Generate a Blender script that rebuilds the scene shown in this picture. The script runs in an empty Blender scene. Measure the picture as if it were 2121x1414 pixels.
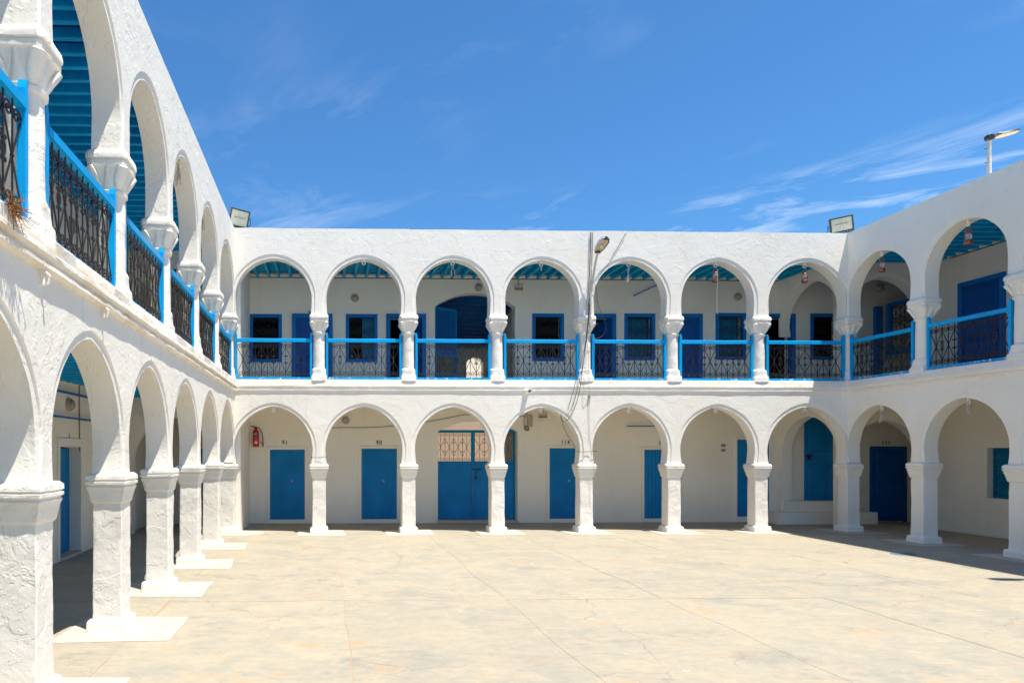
import bpy, math, random
from mathutils import Vector, Matrix, noise
random.seed(7)
R = math.radians
scene = bpy.context.scene
C = scene.collection

# ---------------------------------------------------------------- camera
F, PPX, PPY, YAW, EYE = 1403.6, 718.4, 933.0, 0.0272, 1.8
W0, H0 = 2121.0, 1414.0
cam = bpy.data.cameras.new('camera'); camo = bpy.data.objects.new('camera', cam); C.objects.link(camo)
cam.sensor_width = 36.0; cam.lens = F * 36.0 / W0
cam.shift_x = (W0 / 2 - PPX) / W0; cam.shift_y = (PPY - H0 / 2) / W0
cam.clip_start = 0.05; cam.clip_end = 3000
camo.location = (0, 0, EYE); camo.rotation_euler = (R(90), 0, -YAW)
scene.camera = camo
scene.cycles.max_bounces = 12; scene.cycles.diffuse_bounces = 8
scene.render.resolution_x = 1024; scene.render.resolution_y = 682

# ---------------------------------------------------------------- light
LX, LY = 0.2325, 0.225                       # sideways and forward travel of the light per metre of fall
sun_el = math.atan2(1.0, math.hypot(LX, LY))
sun_dir = Vector((LX, -LY, 1.0)).normalized()   # towards the sun
sl = bpy.data.lights.new('sun', 'SUN'); so = bpy.data.objects.new('sun', sl); C.objects.link(so)
sl.energy = 3.65; sl.angle = R(0.53); sl.color = (1.0, 0.94, 0.84)
so.rotation_euler = sun_dir.to_track_quat('Z', 'Y').to_euler(); so.location = (20, -20, 60)

world = bpy.data.worlds.new('World'); scene.world = world; world.use_nodes = True
wn = world.node_tree.nodes; wl = world.node_tree.links; wn.clear()
wout = wn.new('ShaderNodeOutputWorld'); wbg = wn.new('ShaderNodeBackground'); sky = wn.new('ShaderNodeTexSky')
sky.sky_type = 'NISHITA'; sky.sun_disc = False; sky.sun_elevation = sun_el
sky.sun_rotation = math.atan2(sun_dir.x, sun_dir.y)
sky.altitude = 0; sky.air_density = 1.15; sky.dust_density = 0.2; sky.ozone_density = 5.0
wbg.inputs['Strength'].default_value = 0.092
tc = wn.new('ShaderNodeTexCoord')
sep = wn.new('ShaderNodeSeparateXYZ'); wl.new(tc.outputs['Generated'], sep.inputs[0])
def wmath(op, a, b=None):
    n = wn.new('ShaderNodeMath'); n.operation = op
    for i, x in enumerate((a, b)):
        if x is None: continue
        if isinstance(x, (int, float)): n.inputs[i].default_value = x
        else: wl.new(x, n.inputs[i])
    return n.outputs[0]
CLX, CLY = 4.1, 2.2
# project the sky direction on a cloud layer
zc_ = wmath('MAXIMUM', sep.outputs[2], 0.04)
cx_ = wmath('DIVIDE', sep.outputs[0], zc_); cy_ = wmath('DIVIDE', sep.outputs[1], zc_)
cmb = wn.new('ShaderNodeCombineXYZ'); wl.new(cx_, cmb.inputs[0]); wl.new(cy_, cmb.inputs[1])
mr = wn.new('ShaderNodeMapping'); wl.new(cmb.outputs[0], mr.inputs[0]); mr.inputs['Rotation'].default_value = (0, 0, R(52))
mp = wn.new('ShaderNodeMapping'); wl.new(mr.outputs[0], mp.inputs[0]); mp.inputs['Scale'].default_value = (0.75, 1.35, 1)
mp.inputs['Location'].default_value = (CLX, CLY, 0)
n1 = wn.new('ShaderNodeTexNoise'); wl.new(mp.outputs[0], n1.inputs['Vector'])
n1.inputs['Scale'].default_value = 1.6; n1.inputs['Detail'].default_value = 9; n1.inputs['Roughness'].default_value = 0.62
n1.inputs['Distortion'].default_value = 0.55
n2 = wn.new('ShaderNodeTexNoise'); wl.new(mp.outputs[0], n2.inputs['Vector']); n2.inputs['Scale'].default_value = 0.7
n2.inputs['Detail'].default_value = 3
rp = wn.new('ShaderNodeMapRange'); rp.inputs['From Min'].default_value = 0.50; rp.inputs['From Max'].default_value = 0.83
wl.new(n1.outputs['Fac'], rp.inputs['Value'])
rp2 = wn.new('ShaderNodeMapRange'); rp2.inputs['From Min'].default_value = 0.38; rp2.inputs['From Max'].default_value = 0.62
wl.new(n2.outputs['Fac'], rp2.inputs['Value'])
east = wn.new('ShaderNodeMapRange'); east.interpolation_type = 'SMOOTHSTEP'; wl.new(cx_, east.inputs[0])
for i_, x_ in zip((1, 2, 3, 4), (0.2, 1.5, 0.30, 1.0)): east.inputs[i_].default_value = x_      # the cirrus bank lies to the east
cf = wmath('MULTIPLY', wmath('MULTIPLY', wmath('MULTIPLY', rp.outputs[0], rp2.outputs[0]), east.outputs[0]), 0.95)
tint = wn.new('ShaderNodeMix'); tint.data_type = 'RGBA'; tint.blend_type = 'MULTIPLY'; tint.inputs[0].default_value = 1.0
wl.new(sky.outputs[0], tint.inputs[6]); tint.inputs[7].default_value = (0.38, 0.69, 0.90, 1)
mixw = wn.new('ShaderNodeMix'); mixw.data_type = 'RGBA'
wl.new(cf, mixw.inputs[0]); wl.new(tint.outputs[2], mixw.inputs[6]); mixw.inputs[7].default_value = (7.2, 7.6, 8.2, 1)
wl.new(mixw.outputs[2], wbg.inputs['Color']); wl.new(wbg.outputs[0], wout.inputs['Surface'])

vs = scene.view_settings
vs.view_transform = 'Standard'; vs.look = 'None'; vs.gamma = 1.0; vs.exposure = 1.05; vs.use_curve_mapping = False

# ---------------------------------------------------------------- materials
def new_mat(name):
    m = bpy.data.materials.new(name); m.use_nodes = True
    nt = m.node_tree; b = nt.nodes['Principled BSDF']
    return m, nt, nt.nodes, nt.links, b
def N(nt, typ, **kw):
    n = nt.nodes.new(typ)
    for k, v in kw.items():
        n.inputs[k].default_value = v
    return n
def noise_tex(nt, vec, scale, detail=4, rough=0.55, dist=0.0):
    n = N(nt, 'ShaderNodeTexNoise', Scale=scale, Detail=detail, Roughness=rough, Distortion=dist)
    nt.links.new(vec, n.inputs['Vector']); return n.outputs['Fac']
def rng(nt, val, a, b, c=0.0, d=1.0):
    n = nt.nodes.new('ShaderNodeMapRange')
    for i, x in zip((1, 2, 3, 4), (a, b, c, d)): n.inputs[i].default_value = x
    nt.links.new(val, n.inputs[0]); return n.outputs[0]
def mix(nt, fac, a, b, mode='MIX'):
    n = nt.nodes.new('ShaderNodeMix'); n.data_type = 'RGBA'; n.blend_type = mode
    for s, x in ((0, fac), (6, a), (7, b)):
        if hasattr(x, 'is_output'): nt.links.new(x, n.inputs[s])
        elif isinstance(x, (int, float)): n.inputs[s].default_value = x
        else: n.inputs[s].default_value = (*x, 1)
    return n.outputs[2]
def mth(nt, op, a, b):
    n = nt.nodes.new('ShaderNodeMath'); n.operation = op
    for i, x in enumerate((a, b)):
        if hasattr(x, 'is_output'): nt.links.new(x, n.inputs[i])
        else: n.inputs[i].default_value = x
    return n.outputs[0]
def bump(nt, b, h, strength, dist):
    n = nt.nodes.new('ShaderNodeBump'); n.inputs['Strength'].default_value = strength; n.inputs['Distance'].default_value = dist
    nt.links.new(h, n.inputs['Height']); nt.links.new(n.outputs[0], b.inputs['Normal'])
def posn(nt, scale=None):
    g = nt.nodes.new('ShaderNodeNewGeometry')
    if not scale: return g.outputs['Position']
    m = nt.nodes.new('ShaderNodeMapping'); m.inputs['Scale'].default_value = scale
    nt.links.new(g.outputs['Position'], m.inputs[0]); return m.outputs[0]

def plaster(name, base=(0.88, 0.84, 0.765), rough_amt=1.0, stain=0.0, dirt=0.5):
    m, nt, nd, ln, b = new_mat(name)
    p = posn(nt); ps = posn(nt, (5, 5, 0.7))
    big = noise_tex(nt, p, 0.8, 5, 0.6); mid = noise_tex(nt, p, 4.5, 5, 0.6, 0.3); fine = noise_tex(nt, p, 34, 4, 0.6)
    streak = noise_tex(nt, ps, 1.0, 4, 0.6)
    c = mix(nt, rng(nt, big, 0.3, 0.75), base, tuple(x * y for x, y in zip(base, (0.93, 0.915, 0.88))))
    c = mix(nt, rng(nt, streak, 0.56, 0.8, 0, 0.30 * dirt), c, (0.52, 0.46, 0.37))
    spots = noise_tex(nt, p, 11, 3, 0.7)
    c = mix(nt, rng(nt, spots, 0.70, 0.76, 0, 0.45 * dirt), c, (0.47, 0.40, 0.31))
    if stain:
        st = noise_tex(nt, posn(nt, (1.6, 1.6, 6)), 1.5, 5, 0.65)
        c = mix(nt, rng(nt, st, 0.45, 0.70, 0, stain), c, (0.64, 0.46, 0.27))
    ln.new(c, b.inputs['Base Color']); b.inputs['Roughness'].default_value = 0.9
    b.inputs['Specular IOR Level'].default_value = 0.2
    flake = rng(nt, noise_tex(nt, p, 2.1, 6, 0.6, 0.6), 0.50, 0.53)
    flake2 = rng(nt, noise_tex(nt, p, 6.5, 5, 0.65, 0.4), 0.57, 0.60)
    h = mth(nt, 'ADD', mth(nt, 'MULTIPLY', mid, 0.55), mth(nt, 'MULTIPLY', fine, 0.16))
    h = mth(nt, 'ADD', h, mth(nt, 'ADD', mth(nt, 'MULTIPLY', flake, 0.19), mth(nt, 'MULTIPLY', flake2, 0.11)))
    bump(nt, b, h, 0.42 * rough_amt, 0.03)
    return m
def paint(name, base, rough=0.45, var=0.12, wear=0.0, wearcol=(0.7, 0.68, 0.63), spec=0.22):
    m, nt, nd, ln, b = new_mat(name)
    p = posn(nt)
    a = noise_tex(nt, p, 2.3, 5, 0.6); f = noise_tex(nt, p, 40, 3, 0.6)
    c = mix(nt, rng(nt, a, 0.3, 0.7), tuple(x * (1 + var) for x in base), tuple(x * (1 - var) for x in base))
    if wear:
        w = noise_tex(nt, p, 9, 6, 0.7)
        c = mix(nt, rng(nt, w, 0.67 - 0.1 * wear, 0.70 - 0.1 * wear, 0, 1), c, wearcol)
    ln.new(c, b.inputs['Base Color']); b.inputs['Specular IOR Level'].default_value = spec
    ln.new(rng(nt, a, 0.2, 0.8, rough - 0.08, rough + 0.12), b.inputs['Roughness'])
    bump(nt, b, mth(nt, 'ADD', a, mth(nt, 'MULTIPLY', f, 0.35)), 0.25, 0.006)
    return m
def plain(name, base, rough=0.5, metal=0.0, spec=0.5):
    m, nt, nd, ln, b = new_mat(name)
    f = noise_tex(nt, posn(nt), 18, 4, 0.6)
    c = mix(nt, rng(nt, f, 0.3, 0.7), base, tuple(x * 0.78 for x in base))
    ln.new(c, b.inputs['Base Color']); b.inputs['Roughness'].default_value = rough
    b.inputs['Metallic'].default_value = metal; b.inputs['Specular IOR Level'].default_value = spec
    return m
M = {}
M['plaster'] = plaster('plaster_limewash', rough_amt=0.72, dirt=0.6)
M['plaster_rough'] = plaster('plaster_limewash_rough', rough_amt=1.15, dirt=0.9)
M['plaster_col'] = plaster('plaster_column', rough_amt=1.25, dirt=0.7)
M['plaster_ledge'] = plaster('plaster_ledge', rough_amt=1.3, stain=0.25, dirt=0.8)
M['plaster_ledge_worn'] = plaster('plaster_ledge_worn', rough_amt=1.4, stain=0.6, dirt=0.9)
M['plaster_in'] = plaster('plaster_gallery', base=(0.85, 0.81, 0.725), rough_amt=0.45, dirt=0.5)
M['plaster_pad'] = plaster('plaster_pad', base=(0.54, 0.475, 0.40), rough_amt=0.7, dirt=1.0)
M['plaster_tan'] = plaster('plaster_tan', base=(0.62, 0.47, 0.34), rough_amt=0.7)
M['rail_blue'] = paint('rail_blue', (0.002, 0.36, 0.76), 0.35, 0.10, 0.0)
M['rail_blue_worn'] = paint('rail_blue_worn', (0.002, 0.36, 0.74), 0.4, 0.10, 0.9)
M['door_blue'] = paint('door_blue', (0.001, 0.19, 0.47), 0.5, 0.14)
M['frame_blue'] = paint('frame_blue', (0.001, 0.15, 0.46), 0.5, 0.12)
M['door_deep'] = paint('door_deep_blue', (0.003, 0.085, 0.32), 0.5, 0.14)
M['beam_blue'] = paint('beam_blue', (0.003, 0.38, 0.62), 0.5, 0.18)
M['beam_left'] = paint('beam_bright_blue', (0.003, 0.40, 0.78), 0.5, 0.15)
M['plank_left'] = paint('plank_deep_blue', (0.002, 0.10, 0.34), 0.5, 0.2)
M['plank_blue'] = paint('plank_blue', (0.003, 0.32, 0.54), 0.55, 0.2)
M['shutter_blue'] = paint('shutter_blue', (0.003, 0.20, 0.38), 0.5, 0.15)
M['iron'] = plain('wrought_iron', (0.06, 0.048, 0.042), 0.38, 0.6)
M['iron_window'] = plain('window_iron', (0.03, 0.028, 0.03), 0.5, 0.4)
M['steel'] = plain('grey_steel', (0.38, 0.37, 0.35), 0.4, 0.8)
M['cable'] = plain('black_cable', (0.03, 0.03, 0.032), 0.5)
M['cable_grey'] = plain('grey_cable', (0.42, 0.41, 0.40), 0.6)
M['pipe'] = plain('cream_pipe', (0.66, 0.62, 0.54), 0.45)
M['red'] = plain('red_enamel', (0.50, 0.012, 0.015), 0.3)
M['label_blue'] = plain('label_blue', (0.05, 0.06, 0.28), 0.4)
M['label_white'] = plain('label_white', (0.75, 0.72, 0.68), 0.5)
M['black'] = plain('black_plastic', (0.02, 0.02, 0.02), 0.45)
M['brown'] = plain('dark_brown_casing', (0.05, 0.042, 0.034), 0.5)
M['lamp_beige'] = plain('lamp_beige', (0.46, 0.41, 0.31), 0.5)
M['lamp_cover'] = plain('lamp_cover', (0.40, 0.37, 0.30), 0.18)
M['lens'] = plain('floodlight_glass', (0.58, 0.60, 0.50), 0.12)
M['lens_amber'] = plain('lamp_diffuser', (0.66, 0.50, 0.32), 0.3)
M['copper'] = plain('copper_lantern', (0.36, 0.13, 0.075), 0.38, 0.6)
M['rope'] = plain('rope', (0.58, 0.52, 0.43), 0.9)
M['dry'] = plain('dry_plant', (0.38, 0.19, 0.07), 0.9)
M['room'] = plain('dark_room', (0.035, 0.03, 0.028), 0.9)  # near-black colour stands in for the darkness of the unlit rooms
M['number'] = plain('stencil_black', (0.03, 0.028, 0.028), 0.8)
M['notice'] = plain('notice_plate', (0.46, 0.44, 0.40), 0.6)
M['blue_spill'] = plain('blue_spill', (0.09, 0.17, 0.23), 0.8)
M['white_lamp'] = plain('white_enamel', (0.78, 0.78, 0.76), 0.3)
M['galv'] = plain('aluminium_hood', (0.62, 0.66, 0.70), 0.3, 0.4)

m, nt, nd, ln, b = new_mat('clear_globe')
b.inputs['Base Color'].default_value = (0.85, 0.86, 0.84, 1); b.inputs['Roughness'].default_value = 0.08
b.inputs['Transmission Weight'].default_value = 0.85; M['globe'] = m

def concrete(name, shift=0.0):
    m, nt, nd, ln, b = new_mat(name)
    p = posn(nt)
    oi = nt.nodes.new('ShaderNodeObjectInfo')
    big = noise_tex(nt, p, 0.42, 6, 0.62, 0.5); mid = noise_tex(nt, posn(nt, (0.7, 1.0, 1.0)), 2.6, 10, 0.76, 0.5)
    fine = noise_tex(nt, posn(nt, (0.6, 1.0, 1.0)), 13, 8, 0.78); grit = noise_tex(nt, p, 110, 2, 0.6)
    c = mix(nt, rng(nt, mid, 0.38, 0.62), (0.315, 0.300, 0.245), (0.425, 0.365, 0.265))
    c = mix(nt, rng(nt, big, 0.46, 0.64, 0, 0.8), c, (0.415, 0.360, 0.265))
    pe = noise_tex(nt, posn(nt, (0.7, 1.3, 1)), 1.9, 10, 0.76, 0.4)
    pm = noise_tex(nt, p, 0.30, 2, 0.5)
    pf = mth(nt, 'MULTIPLY', rng(nt, pe, 0.56, 0.64), rng(nt, pm, 0.42, 0.56, 0.3, 1.0))
    c = mix(nt, pf, c, (0.50, 0.31, 0.165))
    gr = noise_tex(nt, posn(nt, (0.7, 1.2, 1)), 1.15, 11, 0.80, 0.6)
    c = mix(nt, rng(nt, gr, 0.545, 0.65, 0, 0.75), c, (0.225, 0.225, 0.195))
    c = mix(nt, rng(nt, fine, 0.44, 0.66, 0, 0.42), c, (0.275, 0.245, 0.19))
    sp = noise_tex(nt, p, 7.0, 4, 0.75)
    spm = noise_tex(nt, p, 0.55, 3, 0.5)
    c = mix(nt, mth(nt, 'MULTIPLY', rng(nt, sp, 0.66, 0.69), rng(nt, spm, 0.48, 0.60, 0.12, 0.9)), c, (0.66, 0.62, 0.56))
    c = mix(nt, rng(nt, grit, 0.64, 0.74, 0, 0.35), c, (0.22, 0.195, 0.16))
    v = N(nt, 'ShaderNodeTexVoronoi', Scale=0.62); v.feature = 'DISTANCE_TO_EDGE'
    wob = nt.nodes.new('ShaderNodeTexNoise'); wob.inputs['Scale'].default_value = 2.2; wob.inputs['Detail'].default_value = 6
    ln.new(p, wob.inputs['Vector'])
    va = nt.nodes.new('ShaderNodeVectorMath'); va.operation = 'MULTIPLY_ADD'
    ln.new(wob.outputs['Color'], va.inputs[0]); va.inputs[1].default_value = (0.7, 0.7, 0); ln.new(p, va.inputs[2])
    ln.new(va.outputs[0], v.inputs['Vector'])
    crk = mth(nt, 'MULTIPLY', rng(nt, v.outputs['Distance'], 0.0, 0.006, 1, 0), rng(nt, noise_tex(nt, p, 0.5, 2), 0.50, 0.60))
    c = mix(nt, mth(nt, 'MULTIPLY', crk, 0.5), c, (0.19, 0.145, 0.10))
    hs = nt.nodes.new('ShaderNodeHueSaturation'); ln.new(c, hs.inputs['Color'])
    ln.new(rng(nt, oi.outputs['Random'], 0, 1, 0.985 + shift, 1.02 + shift), hs.inputs['Value'])
    ln.new(hs.outputs[0], b.inputs['Base Color']); b.inputs['Roughness'].default_value = 0.88
    b.inputs['Specular IOR Level'].default_value = 0.25
    h = mth(nt, 'ADD', mth(nt, 'MULTIPLY', fine, 0.6), mth(nt, 'MULTIPLY', mid, 0.8))
    h = mth(nt, 'SUBTRACT', h, mth(nt, 'MULTIPLY', crk, 0.5))
    bump(nt, b, h, 0.5, 0.015)
    return m
M['concrete'] = concrete('worn_concrete')
M['gallery_concrete'] = concrete('gallery_concrete', -0.12)
M['sand'] = plain('joint_sand', (0.46, 0.315, 0.185), 0.95)
M['desert'] = plain('dry_ground', (0.42, 0.33, 0.22), 0.95)

# ---------------------------------------------------------------- mesh helpers
def link(name, me, mat=None, parent=None):
    o = bpy.data.objects.new(name, me); C.objects.link(o)
    if parent: o.parent = parent
    if mat is not None and me is not None and not me.materials: me.materials.append(M[mat] if isinstance(mat, str) else mat)
    return o
def tag(o, label=None, cat=None, group=None, kind=None):
    if label: o['label'] = label
    if cat: o['category'] = cat
    if group: o['group'] = group
    if kind: o['kind'] = kind
    return o
def empty(name, loc=(0, 0, 0), rz=0.0, parent=None):
    o = bpy.data.objects.new(name, None); C.objects.link(o); o.location = loc; o.rotation_euler = (0, 0, rz)
    o.empty_display_size = 0.1
    if parent: o.parent = parent
    return o
def smooth(me, ang=35):
    me.shade_smooth(); me.set_sharp_from_angle(angle=R(ang))
class MB:
    def __init__(s): s.v = []; s.f = []
    def add(s, vs, fs):
        n = len(s.v); s.v += [tuple(v) for v in vs]; s.f += [tuple(i + n for i in f) for f in fs]; return s
    def box(s, a, b, ch=0.0):
        (x0, y0, z0), (x1, y1, z1) = a, b
        if ch <= 0:
            vs = [(x, y, z) for z in (z0, z1) for x, y in ((x0, y0), (x1, y0), (x1, y1), (x0, y1))]
            return s.add(vs, [(3, 2, 1, 0), (4, 5, 6, 7), (0, 1, 5, 4), (1, 2, 6, 5), (2, 3, 7, 6), (3, 0, 4, 7)])
        c = min(ch, (x1 - x0) / 3, (y1 - y0) / 3, (z1 - z0) / 3)
        rings = []
        for z, i in ((z0, c), (z0 + c, 0), (z1 - c, 0), (z1, c)):
            k = c if i == 0 else c
            xa, xb, ya, yb = x0 + i, x1 - i, y0 + i, y1 - i
            rings.append([(xa + k, ya, z), (xb - k, ya, z), (xb, ya + k, z), (xb, yb - k, z), (xb - k, yb, z), (xa + k, yb, z), (xa, yb - k, z), (xa, ya + k, z)])
        return s.rings(rings, True)
    def rings(s, rings, caps=True, closed=True):
        n = len(rings[0]); vs = [p for r in rings for p in r]; fs = []
        for i in range(len(rings) - 1):
            for j in range(n if closed else n - 1):
                a, b2 = i * n + j, i * n + (j + 1) % n
                fs.append((a, b2, b2 + n, a + n))
        if caps: fs.append(tuple(range(n - 1, -1, -1))); fs.append(tuple((len(rings) - 1) * n + j for j in range(n)))
        return s.add(vs, fs)
    def tube(s, path, r, n=6, caps=True):
        pts = [Vector(p) for p in path]; rr = r if isinstance(r, (list, tuple)) else [r] * len(pts)
        rings = []; ref = None
        for i, p in enumerate(pts):
            t = (pts[min(i + 1, len(pts) - 1)] - pts[max(i - 1, 0)])
            if t.length < 1e-9: t = Vector((0, 0, 1))
            t.normalize()
            if ref is None: ref = Vector((0, 1, 0)) if abs(t.y) < 0.9 else Vector((1, 0, 0))
            x = ref - t * ref.dot(t); x.normalize(); y = t.cross(x); ref = x
            rings.append([p + (x * math.cos(a) + y * math.sin(a)) * rr[i] for a in [2 * math.pi * (k + 0.5) / n for k in range(n)]])
        return s.rings(rings, caps)
    def lathe(s, prof, n=20, axis=((0, 0, 0), (0, 0, 1)), caps=True):
        o = Vector(axis[0]); d = Vector(axis[1]).normalized()
        x = Vector((1, 0, 0)) if abs(d.x) < 0.9 else Vector((0, 1, 0)); x = (x - d * x.dot(d)).normalized(); y = d.cross(x)
        return s.rings([[o + d * h + (x * math.cos(a) + y * math.sin(a)) * r for a in [2 * math.pi * k / n for k in range(n)]] for r, h in prof], caps)
    def ell(s, c, r, n=10, m=7):
        c = Vector(c); rings = []
        for i in range(m + 1):
            ph = math.pi * (i + 0.02) / (m + 0.04)
            rings.append([(c.x + r[0] * math.sin(ph) * math.cos(a), c.y + r[1] * math.sin(ph) * math.sin(a), c.z - r[2] * math.cos(ph)) for a in [2 * math.pi * k / n for k in range(n)]])
        return s.rings(rings, True)
    def mesh(s, name):
        me = bpy.data.meshes.new(name); me.from_pydata(s.v, [], s.f); me.update(); return me
    def build(s, name, mat, parent=None, sm=None):
        me = s.mesh(name)
        if sm: smooth(me, sm)
        return link(name, me, mat, parent)
def box_obj(name, a, b, mat, parent=None, ch=0.0): return MB().box(a, b, ch).build(name, mat, parent)
def jit(p, amp, sc=3.0, seed=0.0):
    q = Vector(p) * sc + Vector((seed, seed * 1.7, seed * 0.3))
    return Vector(p) + noise.noise_vector(q) * amp + noise.noise_vector(q * 3.7) * (amp * 0.45)

# ---------------------------------------------------------------- pixel to place
ca, sa = math.cos(YAW), math.sin(YAW)
def ray(px, py):
    r, up = (px - PPX) / F, (PPY - py) / F
    return Vector((ca * r + sa, ca - sa * r, up))
def onY(px, py, Y):
    d = ray(px, py); t = Y / d.y; return Vector((d.x * t, Y, EYE + d.z * t))
def onX(px, py, X):
    d = ray(px, py); t = X / d.x; return Vector((X, d.y * t, EYE + d.z * t))
def onZ(px, py, Z=0.0):
    d = ray(px, py); t = (Z - EYE) / d.z; return Vector((d.x * t, d.y * t, Z))

# ---------------------------------------------------------------- plan
T = 0.29                                   # wall and column thickness
XL, YF, XR, HT = -2.041, 14.737, 11.514, 6.623
S, SR = 1.957, 1.927
DB, DL, DR = 2.10, 2.33, 2.35              # gallery depths: back, left, right
YR, XLR, XRR = YF + DB, XL - DL, XR + DR
ZSG, ZSU, ZLED = 1.443, 4.74, 3.33         # springing of ground and upper arches, ledge
CRG, CRU = 2.755, 5.985                    # crowns
ZCEIL = 6.09                               # underside of upper beams
ZCEILG = 2.94
ROOM = 3.2                                 # depth of rooms behind the galleries
x0 = -2.160
backcols = [XL - T / 2] + [x0 + S * i for i in range(1, 7)] + [XR + T / 2]
leftcols = [YF + T / 2 - S * n - (0.15 if n else 0) for n in range(9, -1, -1)]     # local u = Y
rightcols = [-T / 2 + SR * n for n in range(0, 8)]            # local u = YF - Y

wing_back = empty('arcaded_wing', (0, YF, 0), 0)
wing_left = empty('arcaded_wing', (XL, 0, 0), R(90))
wing_right = empty('arcaded_wing', (XR, YF, 0), R(-90))
tag(wing_back, 'whitewashed two-storey arcaded wing facing the camera across the courtyard', 'building')
tag(wing_left, 'sunlit two-storey arcaded wing running along the left side, nearest the camera', 'building')
tag(wing_right, 'two-storey arcaded wing in shade along the right side of the courtyard', 'building')

# ---------------------------------------------------------------- arcade walls
def arch_profile(half, zs, crown, c=0.05, turn=0.034, n=18):
    Rr = half + c; rise = math.sqrt(Rr * Rr - c * c); zc = crown - rise
    pts = []
    k = 6
    for i in range(k):
        z = zs + (zc - zs) * i / k; f = (zc - z) / max(zc - zs, 1e-6)
        pts.append((-(half - turn * f ** 1.6), z))
    a1 = math.acos(c / Rr)
    for i in range(n + 1):
        a = a1 * i / n
        pts.append((c - Rr * math.cos(a), zc + Rr * math.sin(a)))
    pts += [(-x, z) for x, z in reversed(pts[:-1])]
    return pts, zc
def arch_wall(mb, ucen, u0, u1, zs, ztop, half, crown, t=T, groove=0.075, rec=0.016, c=0.05, turn=0.034, seed=0.0, amp=0.009, topn=True, mapf=None, v0=0.0):
    prof, zc = arch_profile(half, zs, crown, c, turn)
    n = len(prof)
    def brd(x, z):
        if z <= zc: return ((u0 - ucen) if x < 0 else (u1 - ucen), z)
        dx, dz = x, z - zc
        ts = [(ztop - zc) / dz]
        if dx < 0: ts.append((u0 - ucen) / dx)
        if dx > 0: ts.append((u1 - ucen) / dx)
        t_ = min(ts); return (dx * t_, zc + dz * t_)
    Q = [brd(x, z) for x, z in prof]
    for cx in (u0 - ucen, u1 - ucen):                   # snap one border point on each top corner
        i = min(range(n), key=lambda i: (Q[i][0] - cx) ** 2 + (Q[i][1] - ztop) ** 2); Q[i] = (cx, ztop)
    def nrm(i):
        a, b = prof[max(i - 1, 0)], prof[min(i + 1, n - 1)]
        dx, dz = b[0] - a[0], b[1] - a[1]; l = math.hypot(dx, dz); return (-dz / l, dx / l)
    Pf, Rf, Rw, Bk = [], [], [], []
    for i, (x, z) in enumerate(prof):
        nx, nz = nrm(i)
        j = jit((x + ucen, seed, z), amp, 2.6, seed) - Vector((x + ucen, seed, z))
        j2 = jit((x + ucen, seed + 5, z), amp, 2.6, seed) - Vector((x + ucen, seed + 5, z))
        P = Vector((x + ucen + j.x, v0 + rec + j.y * 0.5, z + j.z)); Pf.append(P)
        Rr = Vector((x + nx * groove + ucen + j2.x, v0 + rec, z + nz * groove + j2.z))
        Rr.x = min(max(Rr.x, u0 + 0.004), u1 - 0.004)
        Rf.append(Rr); Rw.append(Vector((Rr.x + nx * 0.006, v0 + j2.y * 0.3, Rr.z + nz * 0.006)))
        Bk.append(Vector((x + ucen + j2.x, v0 + t, z + j2.z)))
    Pm = [(a + b_) / 2 + noise.noise_vector(a * 2.3) * amp for a, b_ in zip(Pf, Bk)]
    Qf = []; Qb = []
    for x, z in Q:
        zz = z
        if topn and abs(z - ztop) < 1e-6: zz = z + 0.011 * noise.noise(Vector((x + ucen, seed, 0)) * 1.3)
        Qf.append(Vector((x + ucen, v0, zz))); Qb.append(Vector((x + ucen, v0 + t, zz)))
    rows = [Qf, Rw, Rf, Pf, Pm, Bk, Qb]
    vs = [p for r in rows for p in r]
    if mapf: vs = [mapf(p) for p in vs]
    fs = []
    for k in range(len(rows) - 1):
        for i in range(n - 1):
            a = k * n + i; fs.append((a, a + 1, a + 1 + n, a + n))
    for i in range(n - 1):                               # cap between Qf and Qb where the border is on top
        if abs(Q[i][1] - ztop) < 0.02 and abs(Q[i + 1][1] - ztop) < 0.02:
            fs.append((i, 6 * n + i, 6 * n + i + 1, i + 1))
    mb.add(vs, fs)

DZB, DZL, DZR = 0.04, 0.105, 0.095          # the side wings spring a little higher
GH, UH = 0.139, 0.160                                   # half wall strip between openings
def arcade(wing, cols, ulo, uhi, seed, dz=0.0):
    lo, up = MB(), MB()
    for i in range(len(cols) - 1):
        a, b = cols[i], cols[i + 1]; c_ = (a + b) / 2
        u0, u1 = max(a, ulo) if i else ulo, min(b, uhi) if i < len(cols) - 2 else uhi
        dc = 0.02 * noise.noise(Vector((i * 3.1, seed, 0)))
        arch_wall(lo, c_, u0, u1, ZSG + dz, ZLED, (b - a) / 2 - GH, CRG + 0.01 + dc, c=0.10, seed=seed + i, topn=False)
        arch_wall(up, c_, u0, u1, ZSU, HT, (b - a) / 2 - UH, CRU + dc * 0.6, c=0.045, turn=0.015, seed=seed + 40 + i)
    mt = 'plaster_rough' if wing is wing_left else 'plaster'
    lo.build('ground_arcade_wall', mt, wing, 32); up.build('upper_arcade_wall', mt, wing, 32)
arcade(wing_back, backcols, XL - 0.286, XR + 0.286, 1.0, DZB)
arcade(wing_left, leftcols, leftcols[0], YF - 0.001, 20.0, DZL)
arcade(wing_right, rightcols, 0.001, rightcols[-1], 60.0, DZR)

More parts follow.
